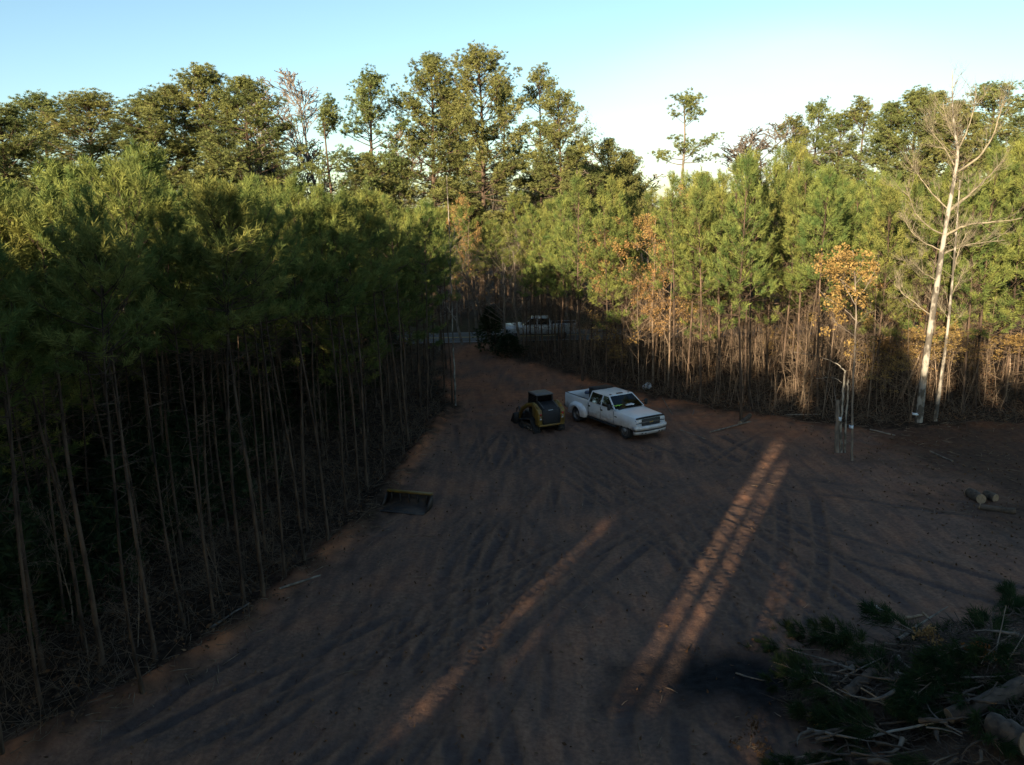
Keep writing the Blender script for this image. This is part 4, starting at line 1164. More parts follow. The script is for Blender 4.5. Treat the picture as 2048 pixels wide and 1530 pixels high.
    ba.build('grille_bar', M['steel'], gb)
    em = MB(); em.extrude([(-.10, .935), (-.035, .935), (-.03, .955), (.10, .955), (.13, 1.015), (.035, 1.015), (.03, .995), (-.13, .995)][::1], 3.068, 3.08, axis='X')
    em.build('emblem', M['gold'], gb)
    for sgn in (-1, 1):
        hl = MB(); hl.box((2.965, sgn * .745, 1.04), (.14, .33, .15), .03); hl.box((2.975, sgn * .745, .885), (.13, .33, .11), .025)
        hl.build('headlight', M['lamp_glass'], R_)
        f_ = MB(); f_.box((2.975, sgn * .745, .962), (.135, .35, .02)); f_.box((2.93, sgn * .745, .96), (.1, .37, .34), .02); f_.build('headlight_frame', M['black_plastic'], R_)
    bu = MB(); ys = np.linspace(-1.0, 1.0, 17)
    cv = lambda y: 3.20 - .16 * abs(y) ** 3
    bu.loft([[(cv(y), y, .80), (cv(y) + .02, y, .72), (cv(y) - .01, y, .615), (cv(y) - .22, y, .615), (cv(y) - .22, y, .82)] for y in ys]); 
    bm_ = bu.build('bumper', P_, R_, fix=True)
    bs = MB(); bs.loft([[(cv(y) - .012, y * .985, .612), (cv(y) - .004, y * .985, .56), (cv(y) - .15, y * .985, .56), (cv(y) - .15, y * .985, .612)] for y in ys]); bs.build('bumper_strip', M['black_plastic'], bm_, fix=True)
    va = MB(); va.loft([[(cv(y) - .02, y * .97, .556), (cv(y) - .01, y * .97, .47), (cv(y) - .06, y * .97, .37), (cv(y) - .2, y * .97, .37), (cv(y) - .2, y * .97, .556)] for y in ys]); va.build('lower_valance', P_, bm_, fix=True)
    fg = MB()
    for yy in (-.62, -.42, .42, .62): fg.box((cv(yy) - .02, yy, .455), (.06, .11, .055), .02)
    fg.build('tow_openings', M['dark'], bm_)
    # clearance lamps and high stop lamp
    for yy in (-.58, -.14, 0, .14, .58):
        c_ = MB(); c_.box((.36, yy, rz_ + .045 - .02 * (abs(yy) > .5)), (.13, .10, .035), .012); c_.build('clearance_lamp', M['amber_lamp'], R_)
    c_ = MB(); c_.box((-1.0, 0, rz_ + .02), (.08, .34, .05), .015); c_.build('stop_lamp', M['dark'], R_)
    wp = MB()
    for yy in (-.55, .15): wp.tube([(1.30, yy, 1.345), (1.10, yy + .55, 1.42)], .012, 4)
    wp.box((1.32, 0, 1.335), (.16, 1.5, .02), .006); wp.build('wiper', M['dark'], R_)
    # bed
    bd_ = MB(); zt = 1.385
    def bs_(x, k=1.0):
        o = [(.93, .52), (.985, .66), (.99, .95), (.99, 1.22), (.965, zt - .02), (.95, zt), (.87, zt), (.855, zt - .03), (.855, .80), (.80, .80)]
        return o
    for sgn in (-1, 1):
        bd_ = MB(); bd_.loft([[(x, sgn * y, z + (zt - .4 < z) * max(0, (-x - 3.0)) * .03) for y, z in bs_(x)] for x in (-1.235, -1.8, -2.4, -3.0, bed_x)])
        bed = bd_.build('bed_side', P_, R_, fix=True)
        cut(bed, [arch_cyl(rx_, .42, .485, -1.3, -.7) if sgn < 0 else arch_cyl(rx_, .42, .485, .7, 1.3)])
        autosmooth(bed, 32)
    fl = MB(); fl.box(((bed_x - 1.24) / 2, 0, .80), (-bed_x - 1.24, 1.71, .04)); fl.box((-1.26, 0, 1.06), (.04, 1.70, .56)); [fl.box(((bed_x - 1.30) / 2, q * .842, 1.09), (-bed_x - 1.32, .016, .55)) for q in (-1, 1)]; fl.build('bed_liner', M['black_plastic'], R_)
    for sgn in (-1, 1):
        rl = MB(); rl.box(((bed_x - 1.24) / 2, sgn * .91, zt + .012), (-bed_x - 1.28, .075, .02), .006); rl.build('bed_rail', M['black_plastic'], R_)
    tg = MB(); tg.box((bed_x - .005, 0, 1.05), (.06, 1.70, .66), .015); tg.build('tailgate', P_, R_)
    rbp = MB(); rbp.box((bed_x - .13, 0, .62), (.2, 1.9, .17), .04); rbp.build('rear_bumper', M['steel'], R_)
    for sgn in (-1, 1):
        tl = MB(); tl.box((bed_x - .012, sgn * .915, 1.14), (.05, .13, .42), .015); tl.build('tail_lamp', M['red_lamp'], R_)
    if dually:
        for sgn in (-1, 1):
            f = MB(); secs = []
            for k in range(29):
                a = math.radians(-8 + 196 * k / 28); ca_, sa_ = math.cos(a), math.sin(a)
                ex = 1.0 + .34 * abs(ca_) ** 1.5       # long teardrop
                q = [(.68 * ex, .975), (.655 * ex, 1.06), (.61 * ex, 1.15), (.555 + .05 * (ex - 1), 1.205), (.49, 1.215), (.485, 1.17), (.485, .96)]
                secs.append([(rx_ + r_ * ca_, sgn * y, max(.42 + r_ * sa_ * (.98 if r_ > .5 else 1), .40)) for r_, y in q])
            f.loft(secs); o = f.build('rear_fender', P_, R_, fix=True); autosmooth(o, 45)
    for sgn in (-1, 1):
        wheel(R_, fx_, sgn * .84, .42, side=sgn)
        wheel(R_, rx_, sgn * (1.02 if dually else .84), .42, side=sgn, dual=dually)
    return R_

HX = np.array([2.08, -3.83]) / math.hypot(2.08, 3.83)           # heading of the near pickup, from its wheel marks
rzA = math.atan2(HX[1], HX[0])
SIDE = np.array([-HX[1], HX[0]])                                   # towards its left
mid = (np.array(gp(1155, 842)[:2]) + np.array(gp(1252, 880)[:2])) / 2
TA = mid + SIDE * .93
TAz = gz(*TA)
truck = make_pickup('pickup_truck', 'white_paint', 'white crew cab pickup with flared rear fenders parked facing the viewer in the clearing', True, (TA[0], TA[1], TAz), rzA)
def on_truck(x, y, z):
    return (TA[0] + HX[0] * x + SIDE[0] * y, TA[1] + HX[1] * x + SIDE[1] * y, TAz + z)
# load in the bed and on the dashboard
def placed(name, mb, mat, label, cat, loc, rz=0, smooth=0):
    o = mb.build(name, mat, None, fix=True); o.location = loc; o.rotation_euler = (0, 0, rz); tag(o, label, cat)
    if smooth: autosmooth(o, smooth)
    return o
mb = MB(); mb.box((0, 0, .50), (.62, 1.15, 1.0), .03); mb.box((0, 0, 1.01), (.66, 1.19, .04), .015); mb.box((-.33, 0, .92), (.02, .12, .08), .01)
placed('toolbox', mb, M['black_plastic'], 'black upright toolbox against the cab in the bed of the white pickup', 'toolbox', on_truck(-1.62, .22, .80), rzA)
truck.scale = (.97, .97, .97)
jr = empty('water_cooler', on_truck(-2.42, -.05, .82), rzA); tag(jr, 'white drinks cooler with a blue lid standing in the bed of the white pickup', 'drinks cooler')
mb = MB(); mb.lathe([(.001, 0), (.17, 0), (.19, .03), (.20, .52), (.001, .52)], (0, 0, 0), 'Z', 20); autosmooth(mb.build('tank', M['white_plastic'], jr, fix=True))
mb = MB(); mb.lathe([(.001, .52), (.21, .52), (.21, .60), (.17, .64), (.001, .65)], (0, 0, 0), 'Z', 20); autosmooth(mb.build('lid', M['blue_plastic'], jr, fix=True))
mb = MB(); mb.box((-.21, 0, .10), (.05, .04, .05), .01); mb.build('tap', M['black_plastic'], jr)
mb = MB(); mb.box((0, 0, 0), (.5, .22, .05), .02)
rg2 = np.random.default_rng(4)
mb = MB(); rr_, cc_ = 6, 8; V = [((a - 3) * .07 + rg2.normal() * .012, (c - 4) * .07 + rg2.normal() * .012, .03 + .06 * rg2.random()) for a in range(rr_) for c in range(cc_)]
mb.add(V, [[a * cc_ + c, a * cc_ + c + 1, (a + 1) * cc_ + c + 1, (a + 1) * cc_ + c] for a in range(rr_ - 1) for c in range(cc_ - 1)])
o = placed('safety_vest', mb, M['lime_cloth'], 'crumpled lime safety vest on the dashboard of the white pickup', 'vest', on_truck(.98, -.56, 1.385), rzA)
md = o.modifiers.new('s', 'SOLIDIFY'); md.thickness = .012
mb = MB()
for q in range(4): mb.box((.05 * q, .10 * q - .1, .012 + .012 * q), (.22, .29, .006), rot=Matrix.Rotation(.4 * q - .5, 3, 'Z') @ Matrix.Rotation(.16, 3, 'Y'))
placed('papers', mb, M['paper'], 'loose white papers on the dashboard of the white pickup', 'papers', on_truck(1.0, .0, 1.39), rzA)

# far pickup on the road, seen through the stems, facing the left
fx0 = 2.05
far = make_pickup('pickup_truck', 'silver_paint', 'silver-white pickup on the road, half hidden by tree stems at the lane mouth', False, (fx0 + .3, float(ROADY(fx0)) - 1.4, .036), math.pi - ROAD_A)

# ------------------------------------------------------------------ compact track loader, seen from behind
def make_loader(loc, rz):
    R_ = empty('track_loader', loc, rz); tag(R_, 'yellow and black compact track loader beside the white pickup, its back to the viewer', 'track loader')
    def track_outline(off=0.0):
        # side view: long flat run on the ground, raised drive sprocket at the rear, raised idler in front
        pts = []
        for cx, cz, r, a0, a1 in ((.78, .25, .23, 70, -90), (-.86, .24, .22, -90, -215), (-.52, .60, .21, 150, 82)):
            for k in range(9):
                a = math.radians(a0 + (a1 - a0) * k / 8); pts.append((cx + (r + off) * math.cos(a), cz + (r + off) * math.sin(a)))
        return pts
    for sgn in (-1, 1):
        yc = sgn * .735; w = .40
        T = track_outline(); I = track_outline(-.05)
        t = MB()
        for (a, b) in (((T, yc - w / 2), (T, yc + w / 2)),):
            t.loft([[(x, a[1], z) for x, z in T], [(x, b[1], z) for x, z in T], [(x, b[1], z) for x, z in I], [(x, a[1], z) for x, z in I], [(x, a[1], z) for x, z in T]], cap=False)
        # lugs
        P = np.array(T + T[:1]); L_ = np.r_[0, np.cumsum(np.hypot(*np.diff(P, axis=0).T))]
        for s in np.arange(0, L_[-1], .105):
            x = np.interp(s, L_, P[:, 0]); z = np.interp(s, L_, P[:, 1]); x2 = np.interp((s + .02) % L_[-1], L_, P[:, 0]); z2 = np.interp((s + .02) % L_[-1], L_, P[:, 1])
            an = math.atan2(z2 - z, x2 - x)
            nx_, nz_ = math.sin(an), -math.cos(an)
            t.box((x - nx_ * .012, yc, z - nz_ * .012), (.045, w * .96, .045), rot=Matrix.Rotation(-an, 3, 'Y'))
        tk = t.build('track', M['rubber'], R_, fix=True)
        fr = MB(); fr.box((0, yc, .36), (1.5, .22, .20), .03); fr.build('track_frame', M['steel'], tk)
        for cx, cz, r in ((.78, .25, .175), (-.86, .24, .165), (-.52, .60, .155), (-.4, .17, .12), (0, .17, .12), (.4, .17, .12)):
            w_ = MB(); w_.lathe([(.001, -.12), (r, -.12), (r, .12), (.001, .12)], (cx, yc, cz), 'Y', 20); w_.build('roller', M['steel'], tk, fix=True)
    ch = MB(); ch.box((.05, 0, .62), (2.1, 1.02, .62), .04); ch.build('chassis', M['dark'], R_)
    # rear body with curved yellow corner posts
    for sgn in (-1, 1):
        c = MB(); o_ = [(-1.36, .55), (-1.40, .62), (-1.40, 1.28), (-1.33, 1.40), (-1.05, 1.50), (-.72, 1.66), (-.60, 1.62), (-.60, 1.0), (-.95, .86), (-1.0, .55)]
        c.extrude(o_, sgn * .54, sgn * .80)
        o = c.build('rear_post', M['yellow_paint'], R_, fix=True)
        md = o.modifiers.new('b', 'BEVEL'); md.width = .04; md.segments = 2; md.limit_method = 'ANGLE'
        l = MB(); l.lathe([(.001, -.02), (.065, -.02), (.065, .0), (.001, .01)], (-1.405, sgn * .65, 1.18), 'X', 16); l.build('tail_lamp', M['red_lamp'], o)
        l = MB(); l.lathe([(.045, .0), (.055, -.01), (.06, 0)], (-1.408, sgn * .65, 1.02), 'X', 16); l.box((-1.40, sgn * .65, .92), (.02, .14, .05), .008); l.build('reflector', M['chrome'], o)
    dr = MB(); dr.box((-1.35, 0, 1.0), (.12, 1.06, .80), .03); door = dr.build('engine_door', M['black_plastic'], R_)
    gl = MB()
    for k in range(12): gl.box((-1.405, 0, .72 + .042 * k), (.012, .78, .018))
    gl.build('louvre', M['dark'], door)
    bpr = MB(); bpr.box((-1.38, 0, .57), (.10, 1.5, .10), .025); bpr.build('rear_bumper', M['yellow_paint'], R_)
    ho = MB(); ho.loft([[(-1.38, y, 1.40 - .02 * abs(y)), (-1.30, y, 1.47 - .02 * abs(y)), (-.62, y, 1.72 - .03 * abs(y)), (-.62, y, 1.3), (-1.38, y, 1.3)] for y in np.linspace(-.50, .50, 7)])
    hd = ho.build('engine_hood', M['black_plastic'], R_, fix=True)
    for sgn in (-1, 1):
        s_ = MB(); s_.box((-.98, sgn * .42, 1.615), (.74, .05, .03), .01, rot=Matrix.Rotation(-.35, 3, 'Y')); s_.build('hood_rail', M['steel'], hd)
    st = MB(); st.box((-1.387, .05, 1.315), (.016, .26, .17), .004, rot=Matrix.Rotation(.0, 3, 'Y')); stk = st.build('sticker', M['paper'], R_)
    s2 = MB()
    for k, ln in enumerate((.16, .19, .12)): s2.box((-1.3965, .05, 1.36 - .042 * k), (.004, ln, .012))
    s2.build('print', M['dark'], stk)
    # cab
    def cs(z, x0, x1, w): return [(x0, -w, z), (x1, -w, z), (x1, w, z), (x0, w, z)]
    fr = MB(); lo, hi = (1.15, -.58, .62, .46), (2.02, -.50, .50, .46)
    A, B = cs(*lo), cs(*hi)
    for q in range(4): fr.tube([A[q], B[q]], .045, 6)
    for q in range(4): fr.tube([B[q], B[(q + 1) % 4]], .04, 6)
    fr.box((0, 0, .95), (1.2, .92, .42), .03)
    cb_ = fr.build('cab', M['black_plastic'], R_)
    ro = MB(); ro.loft([[(-.60 + .04 * abs(y), y, 2.04), (-.60 + .04 * abs(y), y, 2.08), (-.3, y, 2.13 - .06 * abs(y)), (.45, y, 2.12 - .06 * abs(y)), (.58, y, 2.06), (.58, y, 2.03)] for y in np.linspace(-.52, .52, 9)])
    ro.build('roof', M['steel'], cb_, fix=True)
    for q, nm in ((0, 'side_screen'), (2, 'side_screen'), (3, 'rear_window'), (1, 'front_window')):
        a, b, c, d = A[q], A[(q + 1) % 4], B[(q + 1) % 4], B[q]
        g_ = MB(); g_.poly([a, b, c, d]); g_.build(nm, M['glass'], cb_)
        if nm == 'side_screen':
            w_ = MB(); a, b, c, d = map(np.array, (a, b, c, d))
            for k in range(1, 12): f = k / 12; w_.tube([a + (b - a) * f, d + (c - d) * f], .008, 4)
            for k in range(1, 9): f = k / 9; w_.tube([a + (d - a) * f, b + (c - b) * f], .008, 4)
            w_.build('wire_screen', M['dark'], cb_)
    se = MB(); se.box((-.1, 0, 1.25), (.5, .5, .16), .05); se.box((-.32, 0, 1.52), (.14, .48, .5), .05); se.build('seat', M['dark'], cb_)
    # lift arms from the rear towers forward and down
    for sgn in (-1, 1):
        y = sgn * .70
        ar = MB(); cl_ = [(-1.12, 1.50), (-.6, 1.60), (.2, 1.40), (.95, 1.02), (1.28, .62), (1.30, .34)]; hh = [.09, .11, .11, .10, .09, .07]
        up, dn = [], []
        for k, (x, z) in enumerate(cl_):
            k0, k1 = max(0, k - 1), min(len(cl_) - 1, k + 1); dx, dz = cl_[k1][0] - cl_[k0][0], cl_[k1][1] - cl_[k0][1]; l = math.hypot(dx, dz)
            up.append((x - dz / l * hh[k], z + dx / l * hh[k])); dn.append((x + dz / l * hh[k], z - dx / l * hh[k]))
        outl = up + dn[::-1]
        n = len(cl_)
        ar.loft([[(u[0], y - .06, u[1]), (u[0], y + .06, u[1]), (d[0], y + .06, d[1]), (d[0], y - .06, d[1])] for u, d in zip(up, dn)])
        o = ar.build('lift_arm', M['yellow_paint'], R_, fix=True)
        cy = MB(); cy.tube([(-.98, y - sgn * .11, 1.02), (-.4, y - sgn * .11, 1.24)], .045, 8); cy.tube([(-.4, y - sgn * .11, 1.24), (.1, y - sgn * .11, 1.42)], .025, 8); cy.build('cylinder', M['steel'], o)
    cr_ = MB(); cr_.tube([(1.26, -.7, .66), (1.26, .7, .66)], .06, 8); cr_.box((1.36, 0, .42), (.10, 1.1, .42), .02); cr_.build('coupler', M['dark'], R_)
    # low grapple carried in front, a dark box wider than the machine
    gb = MB()
    gb.box((1.60, 0, .12), (.55, 1.90, .05)); gb.box((1.42, 0, .42), (.05, 1.90, .62), .01)
    for sgn in (-1, 1): gb.extrude([(1.40, .08), (1.92, .06), (1.98, .14), (1.60, .66), (1.40, .74)], sgn * .95, sgn * 1.0)
    for k in range(7): gb.box((1.95, -.84 + .28 * k, .10), (.16, .05, .04))
    gp_ = gb.build('grapple_bucket', M['dark'], R_)
    cl_ = MB()
    for yy in (-.62, .62):
        cl_.tube([(1.42, yy, .74), (1.62, yy, .98), (1.90, yy, .84), (1.98, yy, .45)], [.05, .06, .05, .03], 6)
    cl_.build('grapple_jaw', M['dark'], gp_)
    return R_
LH = nrm(np.array([-.385, .923]))
LRZ = math.atan2(LH[1], LH[0])
LS = np.array([-LH[1], LH[0]])
trk = np.array(gp(1070, 868)[:2])                                   # where its near track meets the ground at the back
LC = trk + LH * .98 - LS * .80
make_loader((LC[0], LC[1], gz(*LC)), LRZ).scale = (.95, .95, .95)

# loose bucket lying open side towards the viewer by the left-hand stand
bl, br = gp(770, 1018)[:2], gp(853, 1026)[:2]
bc = (bl + br) / 2; bd = br - bl; bw_ = float(np.hypot(*bd)) + .12
bk = empty('loader_bucket', (bc[0], bc[1] + .25, gz(bc[0], bc[1])), math.atan2(bd[1], bd[0]))
bk.scale = (1, 1, .82)
tag(bk, 'loose loader bucket with a yellow top edge lying at the foot of the shaded pines', 'loader bucket')
W = bw_
# outline in the plane (depth y from opening to back, z)
ol = [(-.42, .02), (.30, .02), (.44, .16), (.46, .40), (.40, .62)]
sh = MB(); ins = [(-.42, .04), (.295, .04), (.42, .17), (.44, .40), (.38, .61)]
sh.loft([[(-W / 2, y, z) for y, z in ol + ins[::-1]], [(W / 2, y, z) for y, z in ol + ins[::-1]]])
for sgn in (-1, 1): sh.extrude([(y, z) for y, z in [(-.36, .02), (.30, .02), (.44, .16), (.46, .40), (.40, .62), (.28, .60)]], sgn * W / 2, sgn * (W / 2 + .02), axis='X')
sh.build('shell', M['worn_steel'], bk, fix=True)
tp = MB(); tp.box((0, .385, .665), (W + .06, .17, .09), .012); tp.build('top_bar', M['yellow_paint'], bk)
tb = MB()
for k in range(5): tb.box((-W / 2 + W * (k + .5) / 5, .30, .40), (.025, .10, .40), rot=Matrix.Rotation(.0, 3, 'X'))
tb.build('rib', M['worn_steel'], bk)
ed = MB(); ed.box((0, -.47, .028), (W, .14, .022), .004); ed.build('cutting_edge', M['worn_steel'], bk)

# white pail behind the near pickup
p = gp(1293, 783)
pr_ = empty('pail', (p[0], p[1], gz(p[0], p[1]) + .21)); pr_.rotation_euler = (math.radians(62), .25, .5)
tag(pr_, 'dented white pail tipped on its side at the wood edge behind the white pickup', 'pail')
mb = MB(); mb.lathe([(.001, -.22), (.155, -.22), (.175, -.18), (.205, .20), (.215, .22), (.205, .225), (.19, .20), (.165, -.17), (.001, -.18)], (0, 0, 0), 'Z', 22); autosmooth(mb.build('bucket', M['white_plastic'], pr_, fix=True))
mb = MB(); mb.tube([(.21 * math.cos(a), .05 + .10 * math.sin(a), .21 + .14 * math.sin(a)) for a in np.linspace(0, math.pi, 12)], .006, 5); mb.build('handle', M['steel'], pr_)
# ------------------------------------------------------------------ the brush pile in the corner
PILE = [(12.0, 16.6, 4.2, 2.7, 1.4), (8.5, 16.3, 2.3, 1.5, .65), (11.3, 14.2, 3.8, 2.2, 1.1)]       # x, y, rx, ry, height
def pile_h(x, y):
    h = 0.0
    for cx, cy, rx, ry, H in PILE:
        d = math.hypot((x - cx) / rx, (y - cy) / ry)
        if d < 1: h = max(h, H * (1 - d ** 2.2))
    return h
def pile_p(px, py, up=.0):
    """where the sight line through a pixel meets the pile"""
    d = ray(px, py); o = np.array([0, 0, CAM_H])
    t = 8.0
    while t < 30:
        q = o + d * t
        if q[2] < pile_h(q[0], q[1]) + up + .02: return q
        t += .05
    return o + d * ((up - CAM_H) / d[2])
pg = np.random.default_rng(31)
mb = MB(); n = 70; X, Y = np.meshgrid(np.linspace(5.2, 17.4, n), np.linspace(11.4, 19.8, n))
Z = np.array([[pile_h(a, b) for a, b in zip(r1, r2)] for r1, r2 in zip(X, Y)])
Z = np.where(Z > .0, Z * (.8 + .35 * vnoise(X, Y, .5, 1)) + .12 * vnoise(X, Y, .22, 2) - .04, -.25)
i = np.arange(n - 1)[:, None] * n + np.arange(n - 1)[None, :]
mb.add(np.stack([X, Y, Z], -1).reshape(-1, 3), np.stack([i, i + 1, i + n + 1, i + n], -1).reshape(-1, 4))
pm('duff', (.030, .018, .011), (.085, .048, .026), scale=5, rough=.95, bump=1.0, bscale=18)
o = mb.build('dirt_heap', M['duff'], smooth=True); tag(o, 'dark heap of soil and rotten bark under the brush pile', 'dirt heap')
# twigs and broken bits nobody could count
mb = MB()
for q in range(3200):
    c = PILE[pg.integers(0, 3)]; a = pg.random() * 6.28; r = math.sqrt(pg.random()) * 1.08
    x, y = c[0] + c[2] * r * math.cos(a), c[1] + c[3] * r * math.sin(a)
    z = max(pile_h(x, y), 0) + .02 + .14 * pg.random()
    d = nrm(pg.normal(size=3) * [1, 1, .35]); L = .2 + 1.0 * pg.random() ** 2
    m_ = np.array([x, y, z])
    mb.tube([m_ - d * L / 2, m_ + pg.normal(size=3) * .05, m_ + d * L / 2], [.013, .010, .005], 4, cap=False)
o = mb.build('twigs', M['log_bark']); tag(o, 'tangle of thin dead twigs in the brush pile', 'twigs', kind='stuff')
# green pine boughs
def bough(seed, L=1.5):
    r = np.random.default_rng(seed); st = MB(); nd = MB()
    s = np.linspace(0, 1, 7)[:, None]
    P = np.array([L, 0, 0]) * s + np.array([0, .1 * r.normal(), -.12]) * s ** 2 + r.normal(size=(7, 3)) * .02
    st.tube(P, np.linspace(.018, .006, 7), 5)
    B, A = [], []
    for q in range(24):
        u = .25 + .75 * r.random(); i0 = min(int(u * 6), 5); b = P[i0]; sd_ = 1 if q % 2 else -1
        d = nrm(np.array([.8, sd_ * (.3 + .6 * r.random()), .25 * r.normal()])); l = .12 + .35 * (1.2 - u)
        st.tube([b, b + d * l], [.006, .003], 3, cap=False)
        for f in (.3, .65, 1): B.append(b + d * l * f); A.append(d)
    tufts(nd, B, A, 22, .19, .010, (10, 60), r, .12)
    return st.mesh('stem', M['twig_bark'], smooth=True), nd.mesh('needles', M['bough'])
BOUGHS = [bough(60 + q, 1.2 + .25 * q) for q in range(4)]
def put_bough(px, py, rz, label, tilt=.0, sc=1.0, group='green pine boughs on the brush pile'):
    q = pile_p(px, py, .10)
    rt = empty('pine_bough', q, rz); rt.rotation_euler = (pg.normal() * .3, tilt + pg.normal() * .15, rz); rt.scale = (sc * 1.2,) * 3
    tag(rt, label, 'pine bough', group)
    st, nd = BOUGHS[pg.integers(0, 4)]
    link('stem', st, rt); link('needles', nd, rt)
BL = 'cut green pine bough lying among the dead branches of the brush pile'
for q in range(25):
    px = pg.uniform(1650, 2060); py = pg.uniform(1260, 1520)
    if py < 1330 - (px - 1600) * .38 or (px < 1690 and py > 1380): continue
    put_bough(px, py, pg.random() * 6.28, BL)
for px, py, rz in ((1640, 1300, 2.9), (1690, 1285, 2.6), (1730, 1275, 3.3), (1660, 1320, 3.6), (1990, 1225, .4), (2025, 1215, 1.0), (1960, 1235, .1), (2035, 1245, .3)):
    put_bough(px, py, rz, BL, sc=.9)
for px, py, rz in ((1665, 1490, 4.0), (1690, 1470, 4.4), (1640, 1500, 3.6)):
    put_bough(px, py, rz, 'yellow-green pine bough at the near left foot of the brush pile', sc=.75, group='yellowing boughs at the foot of the brush pile')
# logs and poles one can tell apart
def log(name, a, b, ra, rb, bark, label, cat, up=(.12, .12), sides=12, bend=.0, ends=True):
    ra, rb = ra * 1.22, rb * 1.22
    A, B = (pile_p(*a, up[0]) if len(a) == 2 else np.array(a)), (pile_p(*b, up[1]) if len(b) == 2 else np.array(b))
    rt = empty(name, A); tag(rt, label, cat)
    d = B - A; n = 9; s = np.linspace(0, 1, n)[:, None]
    side = nrm(np.cross(d, [0, 0, 1]))
    P = d * s + side * bend * np.sin(s * math.pi) + pg.normal(size=(n, 3)) * min(.012, ra * .15)
    P[0] = 0
    mb = MB(); mb.tube(P, np.linspace(ra, rb, n) * (1 + .05 * pg.normal(size=n)), sides, cap=False); mb.build('bark', M[bark], rt, smooth=True)
    if ends:
        for c, dd, r in ((P[0], nrm(P[0] - P[1]), ra), (P[-1], nrm(P[-1] - P[-2]), rb)):
            e = MB(); e.tube([c - dd * .02, c + dd * .006], r * .985, sides)
            e.build('cut_end', M['cut_wood'], rt)
    return rt
log('log', (1692, 1388), (1748, 1342), .105, .10, 'log_bark', 'short thick grey log with its pale cut end showing, in the brush pile', 'log', (.16, .22))
log('log', (1694, 1334), (1770, 1322), .10, .095, 'log_bark', 'brown log lying level, upper one of the two thick logs in the brush pile', 'log', (.16, .2))
log('log', (1898, 1432), (2050, 1368), .13, .17, 'log_bark', 'largest pale log, its splintered end pointing left at the right border', 'log', (.25, .3), bend=.05)
log('log', (1985, 1450), (2060, 1490),   .20, .22, 'log_bark', 'stubby grey stump piece below the largest pale log', 'log', (.15, .15))
log('branch', (1727, 1476), (1889, 1440), .026, .02, 'white_bark', 'thin pale pole with peeled patches, low in the brush pile', 'branch', (.22, .26), 7)
log('branch', (1760, 1448), (1900, 1416), .022, .012, 'log_bark', 'brown pole just above the thin pale one in the brush pile', 'branch', (.24, .26), 7, bend=.10)
log('branch', (1686, 1290), (1925, 1308), .030, .018, 'twig_bark', 'longest curved branch, sagging across the top of the brush pile', 'branch', (.30, .32), 7, bend=-.30)
log('branch', (1722, 1376), (1792, 1418), .016, .010, 'cut_wood', 'straight yellowish stick slanting down right below the thick logs', 'branch', (.28, .28), 6)
log('branch', (1584, 1410), (1700, 1350), .022, .014, 'twig_bark', 'long crooked branch reaching out of the left side of the brush pile', 'branch', (.12, .2), 6, bend=.12)
log('branch', (1472, 1346), (1540, 1362), .018, .010, 'grey_bark', 'pale stick lying on the dark soil left of the brush pile', 'branch', (.05, .05), 6, bend=.05)
log('branch', (1690, 1352), (1766, 1314), .016, .010, 'grey_bark', 'grey stick crossing over the brown level log', 'branch', (.32, .36), 6)
log('branch', (1790, 1345), (1910, 1352), .02, .012, 'grey_bark', 'grey branch lying among the green boughs in the middle of the brush pile', 'branch', (.25, .25), 6, bend=.08)
log('branch', (1852, 1338), (1856, 1290), .022, .018, 'log_bark', 'short upright stub standing out of the brush pile under the orange tuft', 'branch', (.1, .5), 7)
log('branch', (1988, 1322), (2012, 1212), .014, .008, 'grey_bark', 'thin bare stem standing up at the right end of the brush pile', 'branch', (.1, .9), 5)
log('branch', (2010, 1330), (2048, 1270), .012, .008, 'grey_bark', 'thin curved stem at the right border above the brush pile', 'branch', (.2, .6), 5)
log('branch', (1750, 1211), (1770, 1222), .028, .02, 'white_bark', 'short white peeled stick alone on the dirt behind the brush pile', 'branch', (.03, .03), 6, bend=.04)
for (a, b, r, l) in (((1812, 1236), (1844, 1231), .05, 'pale split piece of wood at the crest of the brush pile, longest of three'), ((1800, 1240), (1812, 1236), .03, 'small pale chip at the left end of the crest of the brush pile'), ((1846, 1226), (1858, 1238), .035, 'pale splintered chip at the right end of the crest of the brush pile')):
    log('wood_piece', a, b, r, r * .7, 'cut_wood', l, 'wood piece', (.08, .08), 5)
for q in range(60):                       # bare limbs lying every way in the heap
    px, py = pg.uniform(1610, 2040), pg.uniform(1262, 1520)
    if py < 1335 - (px - 1600) * .36: continue
    L_ = pg.uniform(40, 150); an = pg.normal() * .5 + (math.pi if pg.random() < .5 else 0)
    up_ = .16 + .3 * pg.random()
    lb = log('limb', (px, py), (px + L_ * math.cos(an), py + L_ * .6 * math.sin(an)), .016 + .045 * pg.random() ** 2, .009, ['log_bark', 'log_bark', 'grey_bark'][pg.integers(0, 3)],
        'bare broken limb tangled in the brush pile', 'branch', (up_, up_ + .12 * pg.normal()), 6, bend=.16 * pg.normal(), ends=False)
    lb['group'] = 'bare limbs tangled in the brush pile'
